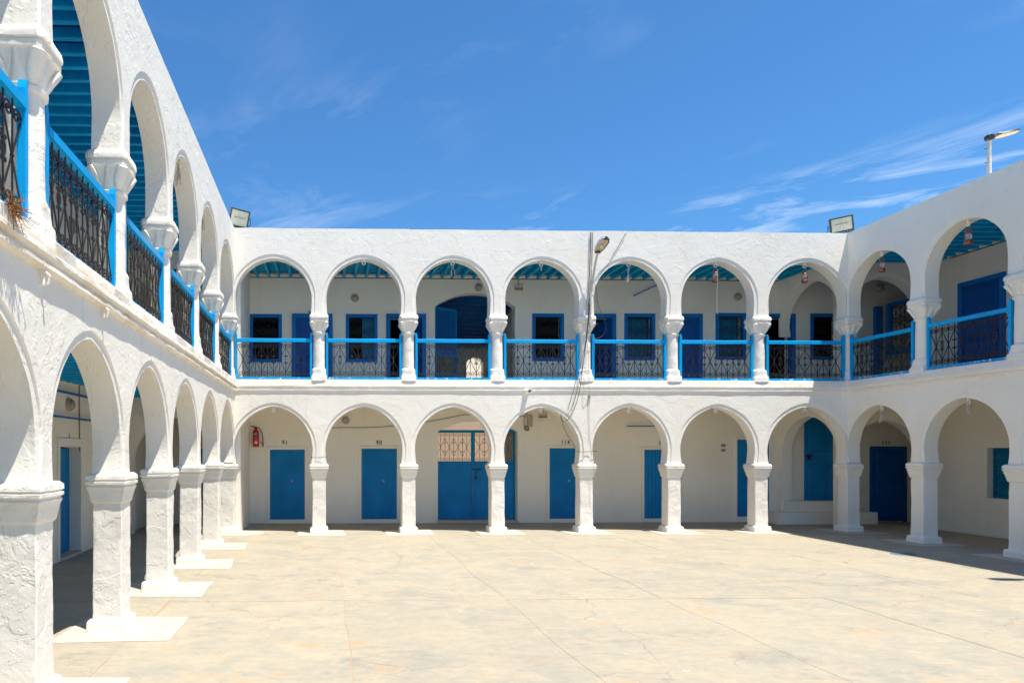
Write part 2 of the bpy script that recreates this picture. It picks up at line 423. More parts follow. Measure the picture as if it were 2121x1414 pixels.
# ledge between the storeys
def ledge(wing, ulo, uhi, mat, seed, amp=0.006, dep=1.0):
    prof = [(0.01, 3.345), (-0.030, 3.340), (-0.042, 3.325), (-0.040, 3.235), (-0.062, 3.215), (-0.064, 3.185), (-0.045, 3.165), (-0.020, 3.158), (-0.020, 3.135), (-0.048, 3.128), (-0.050, 3.100), (-0.030, 3.085), (0.01, 3.078)]
    n = int((uhi - ulo) / 0.06); rings = []
    for i in range(n + 1):
        u = ulo + (uhi - ulo) * i / n
        rings.append([Vector((u, v * dep if v < 0 else v, z)) + (noise.noise_vector(Vector((u * 2.3 + seed, z * 9, v * 9))) * amp + noise.noise_vector(Vector((u * 9 + seed, z * 16, 1))) * amp * 0.7) * (1 if v < 0 else 0) for v, z in prof])
    MB().rings(rings, False, closed=False).build('ledge', mat, wing, 40)
ledge(wing_back, XL - 0.03, XR + 0.03, 'plaster_ledge', 0, 0.004, 0.40)
ledge(wing_left, leftcols[0], YF + 0.03, 'plaster_ledge_worn', 30, 0.006)
ledge(wing_right, -0.03, rightcols[-1], 'plaster_ledge', 70, 0.005, 0.6)

# ---------------------------------------------------------------- columns
def sq_loft(prof, n=32, amp=0.004, seed=0.0, sub=0.04, sc=6.0, sharp=False):
    rings = []
    pr = []
    for k in range(len(prof) - 1):
        z0, h0, p0 = prof[k]; z1, h1, p1 = prof[k + 1]; m_ = max(1, int(abs(z1 - z0) / sub))
        for i in range(m_): f = i / m_; pr.append((z0 + (z1 - z0) * f, h0 + (h1 - h0) * f, p0 + (p1 - p0) * f))
    pr.append(prof[-1])
    for z, h, p in pr:
        r_ = []
        if p >= 10 and sharp:
            ch = 0.010; m_ = n // 4; hh = h
            for q4 in range(4):
                for k in range(m_):
                    t = -(hh - ch) + 2 * (hh - ch) * k / (m_ - 1)
                    q = Vector((hh, t, z)) if q4 == 0 else Vector((-t, hh, z)) if q4 == 1 else Vector((-hh, -t, z)) if q4 == 2 else Vector((t, -hh, z))
                    r_.append(jit(q, amp, sc, seed))
            rings.append(r_); continue
        for k in range(n):
            a = 2 * math.pi * (k + 0.5) / n - math.pi / n; cs, sn = math.cos(a), math.sin(a)
            rr = h * (abs(cs) ** p + abs(sn) ** p) ** (-1.0 / p)
            q = Vector((rr * cs, rr * sn, z)); r_.append(jit(q, amp, sc, seed))
        rings.append(r_)
    return MB().rings(rings, True)
def low_parts(seed):
    sh = sq_loft([(0.10, 0.147, 16), (0.6, 0.145, 16), (1.24, 0.143, 16)], 40, 0.0075, seed, 0.03, 3.6, True).mesh('column_shaft')
    ba = sq_loft([(-0.005, 0.198, 18), (0.02, 0.196, 18), (0.115, 0.190, 18), (0.13, 0.178, 14), (0.142, 0.147, 12)], 40, 0.005, seed + 3, 0.03, 5, True).mesh('column_plinth')
    cp = sq_loft([(1.175, 0.146, 14), (1.19, 0.160, 14), (1.235, 0.168, 12), (1.30, 0.182, 12), (1.335, 0.196, 14), (1.352, 0.184, 14), (1.368, 0.204, 14), (1.39, 0.205, 14), (1.40, 0.190, 14), (1.412, 0.206, 14), (1.447, 0.203, 14), (1.470, 0.178, 14)], 40, 0.0045, seed + 6, 0.012, 5, True).mesh('column_capital')
    return sh, ba, cp
def up_parts(seed):
    sh = sq_loft([(3.54, 0.137, 2), (4.0, 0.134, 2), (4.38, 0.129, 2)], 28, 0.006, seed, 0.035, 5).mesh('upper_shaft')
    ba = sq_loft([(3.32, 0.176, 10), (3.36, 0.172, 10), (3.42, 0.168, 9), (3.45, 0.152, 6), (3.53, 0.150, 4), (3.565, 0.156, 3), (3.585, 0.150, 2.2), (3.60, 0.137, 2)], 32, 0.006, seed + 3, 0.025).mesh('upper_base')
    mb = sq_loft([(4.335, 0.130, 2), (4.345, 0.152, 2), (4.375, 0.156, 2), (4.39, 0.136, 2), (4.43, 0.134, 2.2), (4.50, 0.150, 2.6), (4.56, 0.163, 4), (4.60, 0.170, 8), (4.612, 0.192, 14), (4.655, 0.196, 14), (4.664, 0.184, 14), (4.675, 0.204, 14), (4.71, 0.205, 14), (4.745, 0.196, 14), (4.77, 0.166, 12)], 36, 0.006, seed + 6, 0.02)
    for sx in (-1, 1):
        for sy in (-1, 1):                               # corner leaves curling under the abacus
            d = Vector((sx, sy, 0)).normalized(); t = Vector((-sy, sx, 0)).normalized(); rings = []
            for w_, o_, z_ in ((0.030, 0.120, 4.40), (0.050, 0.150, 4.45), (0.060, 0.185, 4.51), (0.058, 0.222, 4.565), (0.046, 0.238, 4.595), (0.03, 0.232, 4.61)):
                c_ = d * o_; rings.append([jit(c_ + t * (w_ * math.cos(a)) + d * (0.028 * math.sin(a)) + Vector((0, 0, z_ - 0.012 * math.sin(a))), 0.004, 9, seed) for a in [2 * math.pi * k / 12 for k in range(12)]])
            mb.rings(rings, True)
    for dx, dy in ((1, 0), (-1, 0), (0, 1), (0, -1)):
        d = Vector((dx, dy, 0)); t = Vector((-dy, dx, 0)); rings = []
        for w_, o_, z_ in ((0.055, 0.118, 4.39), (0.042, 0.138, 4.47), (0.022, 0.158, 4.55), (0.012, 0.166, 4.60)):
            rings.append([jit(d * o_ + t * (w_ * math.cos(a)) + d * (0.016 * math.sin(a)) + Vector((0, 0, z_)), 0.003, 9, seed) for a in [2 * math.pi * k / 10 for k in range(10)]])
        mb.rings(rings, True)
    return sh, ba, mb.mesh('upper_capital')
LOWV = [low_parts(s) for s in (0.0, 11.0, 23.0, 37.0)]; UPV = [up_parts(s) for s in (5.0, 17.0, 29.0)]
for tri in LOWV + UPV:
    for me in tri: smooth(me, 42); me.materials.append(M['plaster_col'])
def columns(wing, cols, dz, skip=()):
    for i, u in enumerate(cols):
        if i in skip: continue
        sh, ba, cp = LOWV[i % 4]
        o = link('ground_column', sh, None, wing); o.location = (u, T / 2, 0)
        k_ = 1 + dz / 1.2; o.scale = (1, 1, k_)
        q = link('plinth', ba, None, o); q.scale = (1, 1, 1 / k_); q = link('capital', cp, None, o); q.scale = (1, 1, 1 / k_); q.location = (0, 0, dz / k_)
        sh, ba, cp = UPV[i % 3]
        o = link('upper_column', sh, None, wing); o.location = (u, T / 2, 0)
        link('base', ba, None, o); link('capital', cp, None, o)
columns(wing_back, backcols, DZB)
columns(wing_left, leftcols, DZL, (len(leftcols) - 1,))
columns(wing_right, rightcols, DZR, (0,))

# ---------------------------------------------------------------- rear walls with openings
def wall_holes(mb, u0, u1, z0, z1, holes, v0, v1):
    us = sorted({u0, u1, *[h[0] for h in holes], *[h[1] for h in holes]}); zs = sorted({z0, z1, *[h[2] for h in holes], *[h[3] for h in holes]})
    us = [u for u in us if u0 <= u <= u1]; zs = [z for z in zs if z0 <= z <= z1]
    def hole(uc, zc): return any(h[0] < uc < h[1] and h[2] < zc < h[3] for h in holes)
    for i in range(len(us) - 1):
        for j in range(len(zs) - 1):
            a, b_, c_, d = us[i], us[i + 1], zs[j], zs[j + 1]
            if hole((a + b_) / 2, (c_ + d) / 2): continue
            mb.add([(a, v0, c_), (b_, v0, c_), (b_, v0, d), (a, v0, d)], [(0, 1, 2, 3)])
            mb.add([(a, v1, c_), (b_, v1, c_), (b_, v1, d), (a, v1, d)], [(3, 2, 1, 0)])
    for h in holes:
        a, b_, c_, d = h[:4]
        mb.add([(a, v0, c_), (a, v1, c_), (a, v1, d), (a, v0, d)], [(0, 1, 2, 3)])
        mb.add([(b_, v0, c_), (b_, v1, c_), (b_, v1, d), (b_, v0, d)], [(3, 2, 1, 0)])
        mb.add([(a, v0, d), (a, v1, d), (b_, v1, d), (b_, v0, d)], [(0, 1, 2, 3)])
        mb.add([(a, v0, c_), (a, v1, c_), (b_, v1, c_), (b_, v0, c_)], [(3, 2, 1, 0)])
def seg_spandrel(mb, u0, u1, z0, z1, v0, v1, n=18):
    """masonry over a shallow arch that springs at z0 and crowns at z1"""
    w = (u1 - u0) / 2; h = z1 - z0; Rr = (w * w + h * h) / (2 * h); cu = (u0 + u1) / 2; cz = z1 - Rr
    pts = [(u0 + (u1 - u0) * i / n, 0) for i in range(n + 1)]
    pts = [(u, cz + math.sqrt(max(Rr * Rr - (u - cu) ** 2, 0))) for u, _ in pts]
    for (a, za), (b_, zb) in zip(pts, pts[1:]):
        mb.add([(a, v0, za), (b_, v0, zb), (b_, v0, z1 + 0.001), (a, v0, z1 + 0.001)], [(0, 1, 2, 3)])
        mb.add([(a, v0, za), (b_, v0, zb), (b_, v1, zb), (a, v1, za)], [(3, 2, 1, 0)])
        mb.add([(a, v1, za), (b_, v1, zb), (b_, v1, z1 + 0.001), (a, v1, z1 + 0.001)], [(3, 2, 1, 0)])

# scroll and spiral iron patterns -------------------------------------------
def spiral(cx, cz, r0, turns, start, sgn, n=16, r1=0.010):
    return [(cx + (r0 + (r1 - r0) * i / n) * math.cos(start + sgn * turns * 2 * math.pi * i / n), 0, cz + (r0 + (r1 - r0) * i / n) * math.sin(start + sgn * turns * 2 * math.pi * i / n)) for i in range(n + 1)]
RW, RHT = 1.50, 0.84                                     # railing prototype: clear width, iron height
def iron_meshes():
    sp = RW / 12
    bar = MB().tube([(0, 0, 0), (0, 0, RHT)], 0.0078, 4).mesh('bar')
    lat = MB(); zt, zb, zm = RHT - 0.115, 0.115, RHT / 2
    for (za, zb_) in ((zt, zm), (zb, zm)):
        for i in range(12): lat.tube([(i * sp, 0.004, za if i % 2 == 0 else zb_), ((i + 1) * sp, 0.004, zb_ if i % 2 == 0 else za)], 0.0075, 4)
    scr = []
    for top in (0, 1):
        for ev in (0, 1):                                # spiral drawn about the bar on its left (x = 0)
            s = 1 if ev else -1
            mb = MB().tube(spiral(sp * (0.52 if ev else 0.48), 0.012 if top else -0.012, sp * 0.47, 1.5, math.pi if ev else 0, -s if top else s, 20), 0.0085, 4)
            scr.append(mb.mesh('scroll'))
    orn = MB()
    for sx in (-1, 1):
        orn.tube([(x, 0, z) for x, _, z in [(sx * 0.006, 0, -0.006)] + spiral(sx * 0.024, 0.004, 0.021, 1.15, math.pi if sx > 0 else 0, -sx, 10, 0.008)], 0.0065, 4)
    orn.box((-0.009, -0.009, -0.012), (0.009, 0.011, 0.008))
    len_ = MB()
    for sx in (-1, 1): len_.tube([(0, 0, -0.07), (sx * 0.028, 0, -0.03), (sx * 0.031, 0, 0), (sx * 0.028, 0, 0.03), (0, 0, 0.07)], 0.0062, 4)
    col = MB().box((-0.010, -0.010, -0.009), (0.010, 0.012, 0.009))
    return bar, lat.mesh('lattice'), scr, orn.mesh('ornament'), len_.mesh('lens'), col.mesh('collar')
BAR, LAT, SCR, ORN, LEN, COL = iron_meshes()
for me in [BAR, LAT, ORN, LEN, COL] + SCR: me.materials.append(M['iron'])
def railing(wing, ua, ub, seed, iron=True):
    w = ub - ua; v = 0.085
    rail = MB()
    n = 8; rings = []
    for i in range(n + 1):
        u = ua + 0.040 + (w - 0.08) * i / n; dz = 0.004 * noise.noise(Vector((u * 2, seed, 0)))
        rings.append([(u, v - 0.035, 4.168 + dz), (u, v + 0.035, 4.168 + dz), (u, v + 0.035, 4.236 + dz), (u, v + 0.027, 4.244 + dz), (u, v - 0.027, 4.244 + dz), (u, v - 0.035, 4.236 + dz)])
    o = rail.rings(rings).build('railing', 'rail_blue', wing)
    for a in (ua, ub - 0.047):
        p = MB()
        inner = 1 if a == ua else -1
        prof = [(0, 3.345), (0.047, 3.345), (0.047, 4.315), (0.030, 4.375), (0.0, 4.378)]
        if inner < 0: prof = [(0.047 - x, z) for x, z in prof][::-1]
        p.rings([[(a + x, v - 0.030, z) for x, z in prof], [(a + x, v + 0.030, z) for x, z in prof]]).build('post', 'rail_blue', o)
    b = MB(); rings = []
    for i in range(13):
        u = ua + 0.03 + (w - 0.06) * i / 12; dz = 0.005 * noise.noise(Vector((u * 5, seed + 3, 0)))
        rings.append([(u, v - 0.04, 3.342 + dz), (u, v + 0.03, 3.342), (u, v + 0.03, 3.402), (u, v - 0.04, 3.402 + dz)])
    b.rings(rings).build('bottom_rail', 'rail_blue_worn', o)
    if iron:
        wi = w - 0.094; sc = wi / RW; zsc = (4.170 - 3.400) / RHT
        for i in range(1, 12):
            q = link('bar', BAR, None, o); q.location = (ua + 0.047 + wi * i / 12, v, 3.400); q.scale = (1, 1, zsc)
        q = link('lattice', LAT, None, o); q.location = (ua + 0.047, v, 3.400); q.scale = (sc, 1, zsc)
        sp = wi / 12
        def put(nm, me, k, z, flip=1):
            q = link(nm, me, None, o); q.location = (ua + 0.047 + sp * k, v, 3.400 + z * zsc); q.scale = (sc, 1, zsc * flip)
        zt, zb, zm = RHT - 0.115, 0.115, RHT / 2
        for k in range(12):
            ev = 1 if k % 2 == 0 else 0
            put('scroll', SCR[2 + ev], k, zt); put('scroll', SCR[ev], k, zb)
            if k: put('collar', COL, k, zt - 0.004) if ev else put('collar', COL, k, zm)
            if k and ev:
                put('collar', COL, k, zb + 0.004)
                put('ornament', ORN, k, zm + 0.075); put('ornament', ORN, k, zm - 0.075, -1)
                if k in (2, 10): put('lens', LEN, k, zm)
def railings(wing, cols, seed):
    for i in range(len(cols) - 1): railing(wing, cols[i] + 0.152, cols[i + 1] - 0.152, seed + i)
railings(wing_back, backcols, 0); railings(wing_left, leftcols[2:], 20); railings(wing_right, rightcols[:6], 50)

# ---------------------------------------------------------------- doors and windows
def grille(name, parent, u0, u1, z0, z1, v, mat, nx=4, rows=3, r=0.006):
    mb = MB(); w = (u1 - u0) / nx; h = (z1 - z0) / rows
    for i in range(nx + 1): mb.tube([(u0 + w * i, v, z0), (u0 + w * i, v, z1)], r, 4)
    for j in range(rows + 1): mb.tube([(u0, v, z0 + h * j), (u1, v, z0 + h * j)], r, 4)
    for j in range(rows):
        for i in range(nx):
            cu, cz = u0 + w * (i + 0.5), z0 + h * j
            rr = min(w * 0.42, h * 0.22)
            for top in (0, 1):
                c2 = cz + (h - rr * 1.15 if top else rr * 1.15); s = 1 if (i + top) % 2 else -1
                mb.tube([(x, v, z) for x, _, z in spiral(cu, c2, rr, 1.5, math.pi if i % 2 else 0, s, 12)], r * 0.85, 4)
            if i % 2 == 0: mb.tube([(u0 + w * i, v, cz + h * 0.2), (u0 + w * (i + 1), v, cz + h * 0.5), (u0 + w * i, v, cz + h * 0.8)], r * 0.85, 4)
            else: mb.tube([(u0 + w * (i + 1), v, cz + h * 0.2), (u0 + w * i, v, cz + h * 0.5), (u0 + w * (i + 1), v, cz + h * 0.8)], r * 0.85, 4)
    return mb.build(name, mat, parent)
def frame4(u0, u1, z0, z1, fw, v0, v1, bottom=True):
    mb = MB(); g = 0.0
    mb.box((u0, v0, z0), (u0 + fw, v1, z1), 0.006); mb.box((u1 - fw, v0, z0), (u1, v1, z1), 0.006)
    mb.box((u0 + fw - 0.002, v0 + 0.003, z1 - fw), (u1 - fw + 0.002, v1, z1 - 0.001), 0.006)
    if bottom: mb.box((u0 + fw - 0.002, v0 + 0.003, z0 + 0.001), (u1 - fw + 0.002, v1, z0 + fw), 0.006)
    return mb
def window(wing, u0, u1, z0, z1, v, style='iron', fw=0.085):
    """painted frame standing proud of the wall, grille inside"""
    o = frame4(u0, u1, z0, z1, fw, v - 0.020, v + 0.10).build('window', 'frame_blue', wing)
    a, b, c_, d = u0 + fw, u1 - fw, z0 + fw, z1 - fw
    grille('grille', o, a, b, c_, d, v + 0.06, 'iron_window', 5, 3, 0.0065)
    if style == 'half':                                 # right-half pane, its sky reflection painted as flat blue
        leaf = MB(); m_ = (a + b) / 2 + 0.02
        leaf.box((m_, v + 0.105, c_), (b, v + 0.135, d)); leaf.build('shutter', 'shutter_blue', o)
    if style == 'shut':
        leaf = MB(); leaf.box((a, v + 0.22, c_), (b, v + 0.25, d)); leaf.build('shutter', 'shutter_blue', o)
    return (u0 + fw * 0.6, u1 - fw * 0.6, z0 + fw * 0.6, z1 - fw * 0.6)
def panel_leaf(mb, u0, u1, z0, z1, v, rows, cols=1):
    mb.box((u0, v, z0), (u1, v + 0.04, z1))
    w = (u1 - u0) / cols; tot = sum(rows); zz = z0 + 0.06; H_ = (z1 - z0 - 0.06 - 0.06 * len(rows))
    for r_ in rows:
        h = H_ * r_ / tot
        for c_ in range(cols):
            a = u0 + w * c_ + 0.07; b = u0 + w * (c_ + 1) - 0.07
            mb.box((a, v - 0.012, zz), (b, v + 0.01, zz + h), 0.01)
            mb.box((a + 0.035, v - 0.020, zz + 0.035), (b - 0.035, v + 0.01, zz + h - 0.035), 0.008)
        zz += h + 0.06
def upper_door(wing, u0, u1, z0, z1, v, state='closed', fw=0.10, mat='door_deep', fmat='frame_blue'):
    fr = frame4(u0, u1, z0, z1, fw, v - 0.050, v + 0.12, False)
    o = fr.build('door', fmat, wing)
    a, b, d = u0 + fw, u1 - fw, z1 - fw
    leaf = MB()
    if state == 'closed':
        panel_leaf(leaf, a, b, z0, d, v - 0.014, (1, 1.2)); lf = leaf.build('leaf', mat, o)
        MB().lathe([(0.0, 0.06), (0.022, 0.05), (0.024, 0.035), (0.01, 0.02), (0.012, 0)], 10, ((b - 0.06, v - 0.014, z0 + 1.0), (0, -1, 0))).build('knob', 'brown', o, 40)
        return None
    panel_leaf(leaf, 0, (b - a), z0, d, 0, (1, 1.2))     # leaf swung open into the room
    ang = R(68); c, s = math.cos(ang), math.sin(ang)
    if state == 'open_left': leaf.v = [(a + x * c - y * s, v + 0.12 + x * s + y * c, z) for x, y, z in leaf.v]
    else: leaf.v = [(b - x * c + y * s, v + 0.12 + x * s + y * c, z) for x, y, z in leaf.v]
    leaf.build('leaf', mat, o)
    return (a - 0.01, b + 0.01, z0, d + 0.01)
def plank_door(wing, u0, u1, z0, z1, v, n=14, surround=True, brace=True):
    """ribbed blue door of narrow vertical boards set in a plaster surround"""
    o = MB().box((u0, v - 0.006, z0), (u1, v + 0.06, z1)).build('door', 'door_blue', wing)
    w = (u1 - u0) / n
    me = MB().box((0.003, 0, 0), (w - 0.003, 0.018, z1 - z0 - 0.02), 0.006).mesh('plank'); me.materials.append(M['door_blue'])
    for i in range(n):
        q = link('plank', me, None, o); q.location = (u0 + w * i, v - 0.021 + 0.002 * math.sin(i * 2.3), z0 + 0.01)
    if brace:
        for s, e in ((u0, 1), (u1, -1)):
            mb = MB(); mb.rings([[(s + e * 0.0, v - 0.032, z1 - 0.14), (s + e * 0.0, v - 0.032, z1 - 0.115), (s + e * 0.115, v - 0.032, z1), (s + e * 0.14, v - 0.032, z1)][::e], [(s, v, z1 - 0.14), (s, v, z1 - 0.115), (s + e * 0.115, v, z1), (s + e * 0.14, v, z1)][::e]]).build('brace', 'door_blue', o)
    MB().lathe([(0.03, 0.0), (0.03, 0.012), (0.012, 0.02), (0.014, 0.035), (0.02, 0.045), (0.0, 0.055)], 10, ((u0 + (u1 - u0) * 0.62, v - 0.022, z0 + 0.95), (0, -1, 0))).build('knob', 'steel', o, 40)
    if surround:
        sw = 0.075; mb = MB()
        mb.box((u0 - sw, v - 0.036, 0.0), (u0 - 0.004, v + 0.02, z1 + sw), 0.008); mb.box((u1 + 0.004, v - 0.036, 0.0), (u1 + sw, v + 0.02, z1 + sw), 0.008)
        mb.box((u0 - 0.004, v - 0.033, z1 + 0.004), (u1 + 0.004, v + 0.02, z1 + sw - 0.002), 0.008)
        mb.box((u0 - 0.004, v - 0.03, 0), (u1 + 0.004, v + 0.02, z0 - 0.002), 0.006)
        mb.build('surround', 'plaster_in', o)
def number(wing, txt, u, z, v, size=0.13):
    cu = bpy.data.curves.new('door_number', 'FONT'); cu.body = txt; cu.size = size; cu.align_x = 'CENTER'; cu.extrude = 0.001; cu.space_character = 1.25; cu.offset = 0.0025
    t = bpy.data.objects.new('tmp', cu); C.objects.link(t)
    dg = bpy.context.evaluated_depsgraph_get(); me = bpy.data.meshes.new_from_object(t.evaluated_get(dg))
    bpy.data.objects.remove(t); me.materials.clear(); me.materials.append(M['number'])
    o = link('door_number', me, None, wing); o.location = (u, v - 0.003, z); o.rotation_euler = (R(90), 0, 0)
    o.scale = (0.85, 1, 1)
    tag(o, 'stencilled black number ' + txt)

# ---- back wing, local u = X, v = Y - YF
VB = DB
def bu(px, py=700): return onY(px, py, YR).x
def bz(py, px=1000): return onY(px, py, YR).z
ZFL = 3.30                                              # upper gallery floor
holes_u = []
for (a, b, t, bt, st) in ((517, 584, 650, 750, 'iron'), (716, 782, 650, 750, 'half'), (1102, 1168, 649, 748, 'iron'), (1293, 1357, 649, 746, 'shut'), (1482, 1545, 648, 745, 'shut'), (1678, 1742, 649, 745, 'iron')):
    holes_u.append(window(wing_back, bu(a), bu(b), bz(bt, a), bz(t, a), VB, st))
for (a, b, st) in ((605, 689, 'closed'), (800, 882, 'open_right'), (1195, 1275, 'open_right'), (1373, 1454, 'closed'), (1566, 1646, 'open_left')):
    h = upper_door(wing_back, bu(a), bu(b), ZFL, bz(650, a), VB, st)
    if h: holes_u.append(h)
gu0, gu1 = bu(901), bu(1067)
holes_u.append((gu0, gu1, ZFL, bz(607, 984)))
UL, UR = XL - 2.5, 15.1                                 # rear wall carries on into the corner rooms
mb = MB(); wall_holes(mb, UL, UR, 3.05, 6.42, holes_u, VB, VB + 0.26)
seg_spandrel(mb, gu0, gu1, bz(634, 901), bz(607, 984), VB, VB + 0.26)
mb.build('upper_rear_wall', 'plaster_in', wing_back)
# ground floor
holes_g = []
plank_door(wing_back, bu(559.5), bu(631), 0.10, bz(931, 600), VB)
plank_door(wing_back, bu(749), bu(821.5), 0.10, bz(929, 785), VB)
plank_door(wing_back, bu(1138), bu(1202), 0.10, bz(928, 1170), VB)
plank_door(wing_back, bu(1334), bu(1404), 0.10, bz(931, 1370), VB, 9, True, False)
for t, px, py in (('91', 590, 920), ('90', 785, 920), ('114', 1171, 919.5), ('113', 1373, 921)):
    p = onY(px, py, YR); number(wing_back, t, p.x, p.z, VB, 0.15)
p = onY(641, 649, YR); number(wing_back, '6', p.x, p.z, VB, 0.12)
# panelled door
d0, d1 = bu(1526), bu(1592)
mb = MB(); panel_leaf(mb, d0, d1, 0.14, bz(910, 1550), VB - 0.012, (1.3, 0.28, 0.28, 1.9)); dd = mb.build('door', 'door_blue', wing_back)
MB().lathe([(0.028, 0.0), (0.028, 0.012), (0.012, 0.02), (0.014, 0.04), (0.026, 0.05), (0.0, 0.07)], 10, ((d0 + 0.34, VB, 1.02), (0, -1, 0))).build('knob', 'steel', dd, 40)
mb = MB(); mb.box((d0 - 0.07, VB - 0.04, 0), (d0 - 0.003, VB + 0.05, bz(910, 1550) + 0.07), 0.008); mb.box((d0 - 0.003, VB - 0.017, bz(910, 1550) + 0.003), (d1 + 0.07, VB + 0.05, bz(910, 1550) + 0.068), 0.008)
mb.box((d1 + 0.003, VB - 0.02, 0), (d1 + 0.07, VB + 0.05, bz(910, 1550)), 0.008); mb.box((d0 - 0.003, VB - 0.025, 0), (d1 + 0.003, VB + 0.05, 0.135), 0.008)
mb.build('surround', 'plaster_in', dd)
# gate in a shallow arch
ga, gb = bu(907), bu(1072); gz0, gz1 = bz(893, 907), bz(871, 973)
holes_g.append((ga, gb, 0.0, gz1))
mb = MB(); wall_holes(mb, UL, UR, 0.0, 3.05, holes_g, VB, VB + 0.26); seg_spandrel(mb, ga, gb, gz0, gz1, VB, VB + 0.26)
mb.build('ground_rear_wall', 'plaster_in', wing_back)
vg = VB + 0.22
def gz_(py): return onY(950, py, YF + vg).z
def gx_(px): return onY(px, 1000, YF + vg).x
zt_, zl_ = gz_(893), gz_(955)
g0, g1, gm = gx_(906) - 0.03, gb - 0.005, gx_(979.5)
gate = MB().box((g0, vg - 0.02, zt_ - 0.035), (g1, vg + 0.02, zt_ + 0.035)).box((gm - 0.045, vg - 0.022, zl_), (gm + 0.045, vg + 0.02, zt_ - 0.036)).box((g1 - 0.05, vg - 0.021, 0.06), (g1, vg + 0.02, zt_ - 0.036)).build('gate', 'shutter_blue', wing_back)
for a, b in ((g0, gm - 0.004), (gm + 0.004, g1 - 0.051)):
    lf = MB().box((a, vg - 0.012, 0.07), (b, vg + 0.012, zl_)).build('leaf', 'door_blue', gate)
    MB().box((a, vg - 0.03, zl_ - 0.03), (b, vg - 0.0125, zl_ + 0.006), 0.004).build('cross_bar', 'door_blue', gate)
    MB().box((a if a > g0 else b - 0.03, vg - 0.026, 0.07), ((a if a > g0 else b - 0.03) + 0.03, vg - 0.0125, zl_ - 0.031), 0.004).build('stile', 'door_blue', gate)
gi = MB()
for a, b, n_ in ((g0, gm - 0.045, 8), (gm + 0.045, g1 - 0.05, 8)):
    w_ = (b - a) / n_; hh = zt_ - 0.035 - zl_
    for i in range(n_ + 1):
        u = a + w_ * i; gi.tube([(u, vg, zl_), (u, vg, zt_ - 0.03)], 0.007, 4)
        if i < n_:
            e = i % 2 == 0
            for f0, f1 in ((0.18, 0.5), (0.82, 0.5)):
                za, zb = zl_ + hh * f0, zl_ + hh * f1
                if not e: za, zb = zb, za
                gi.tube([(u, vg, za), (u + w_, vg, zb)], 0.006, 4)
            for tp in (0, 1):
                gi.tube([(x, vg, z) for x, _, z in spiral(u + w_ / 2, (zt_ - 0.095 if tp else zl_ + 0.06), w_ * 0.42, 1.4, math.pi if e else 0, (-1 if e else 1) * (1 if tp else -1), 12)], 0.0055, 4)
            if e and i: 
                for f0 in (0.35, 0.65):
                    for sx in (-1, 1): gi.tube([(x, vg, z) for x, _, z in spiral(u + sx * 0.022, zl_ + hh * f0, 0.02, 1.1, math.pi if sx > 0 else 0, sx, 8, 0.008)], 0.005, 4)
gi.build('grille', 'iron', gate)
mb = MB().tube([(gm - 0.05, vg - 0.045, 1.33), (gm + 0.22, vg - 0.045, 1.33)], 0.010, 6).box((gm - 0.03, vg - 0.05, 1.31), (gm + 0.0, vg - 0.012, 1.35)).box((gm + 0.14, vg - 0.05, 1.31), (gm + 0.17, vg - 0.012, 1.35))
mb.tube([(gm + 0.07, vg - 0.045, 1.33), (gm + 0.075, vg - 0.05, 1.2), (gm + 0.07, vg - 0.05, 1.13)], 0.008, 5).box((gm + 0.05, vg - 0.06, 1.08), (gm + 0.095, vg - 0.035, 1.13), 0.006)
mb.build('latch', 'iron', gate)
# threshold of the gate
box_obj('gate_step', (ga - 0.02, VB - 0.10, 0.0), (gb + 0.02, VB + 0.30, 0.055), 'plaster_pad', wing_back, 0.01)

# ---- shell: roofs, room walls, ceilings, floors
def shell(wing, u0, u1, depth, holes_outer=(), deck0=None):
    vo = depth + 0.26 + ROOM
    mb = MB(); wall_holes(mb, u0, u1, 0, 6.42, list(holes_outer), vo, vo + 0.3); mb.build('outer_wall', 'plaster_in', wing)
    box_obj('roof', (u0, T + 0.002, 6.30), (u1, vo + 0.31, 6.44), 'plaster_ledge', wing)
    box_obj('room_lining', (u0 + 0.2, vo - 0.03, 3.262), (u1 - 0.2, vo - 0.001, 6.29), 'room', wing) if not holes_outer else None  # added sheet, its colour paints the room behind the windows dark
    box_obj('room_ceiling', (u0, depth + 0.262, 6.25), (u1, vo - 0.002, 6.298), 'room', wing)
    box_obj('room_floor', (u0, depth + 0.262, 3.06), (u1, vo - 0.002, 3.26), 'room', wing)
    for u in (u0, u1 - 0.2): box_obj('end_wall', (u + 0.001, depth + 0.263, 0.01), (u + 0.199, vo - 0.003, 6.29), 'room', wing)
VO = VB + 0.26 + ROOM
pu0, pu1 = gu0 - 0.25, gu1 + 0.25
# far opening of the upper passage and the open ground passage
def fz(px, py): return onY(px, py, YF + VO)
f0, f1 = fz(966, 785), fz(1001, 740)
shell(wing_back, UL, UR, VB, [(f0.x, f1.x, 3.30, f1.z), (ga - 0.2, gb + 0.2, 0.0, 2.75)])
mb = MB(); seg_spandrel(mb, f0.x, f1.x, f1.z - 0.17, f1.z, VO, VO + 0.3, 10); mb.build('passage_arch', 'plaster_in', wing_back)
for a_, b_ in ((UL + 0.2, pu0 - 0.15), (pu1 + 0.15, UR - 0.2)): box_obj('room_lining', (a_, VO - 0.03, 3.262), (b_, VO - 0.001, 6.24), 'room', wing_back)  # same added dark sheets, painting the rooms unlit on both sides of the passage
for u in (pu0 - 0.15, pu1):
    box_obj('passage_wall', (u, VB + 0.265, 0.01), (u + 0.15, VO - 0.005, 6.28), 'plaster_in', wing_back)
box_obj('garden_wall', (ga - 4.0, VO + 4.6, 0), (gb + 6.0, VO + 4.85, 3.2), 'plaster_tan', wing_back)
box_obj('far_white_wall', (f0.x - 2, VO + 1.6, 3.0), (f1.x + 2.5, VO + 1.8, 6.0), 'plaster', wing_back)
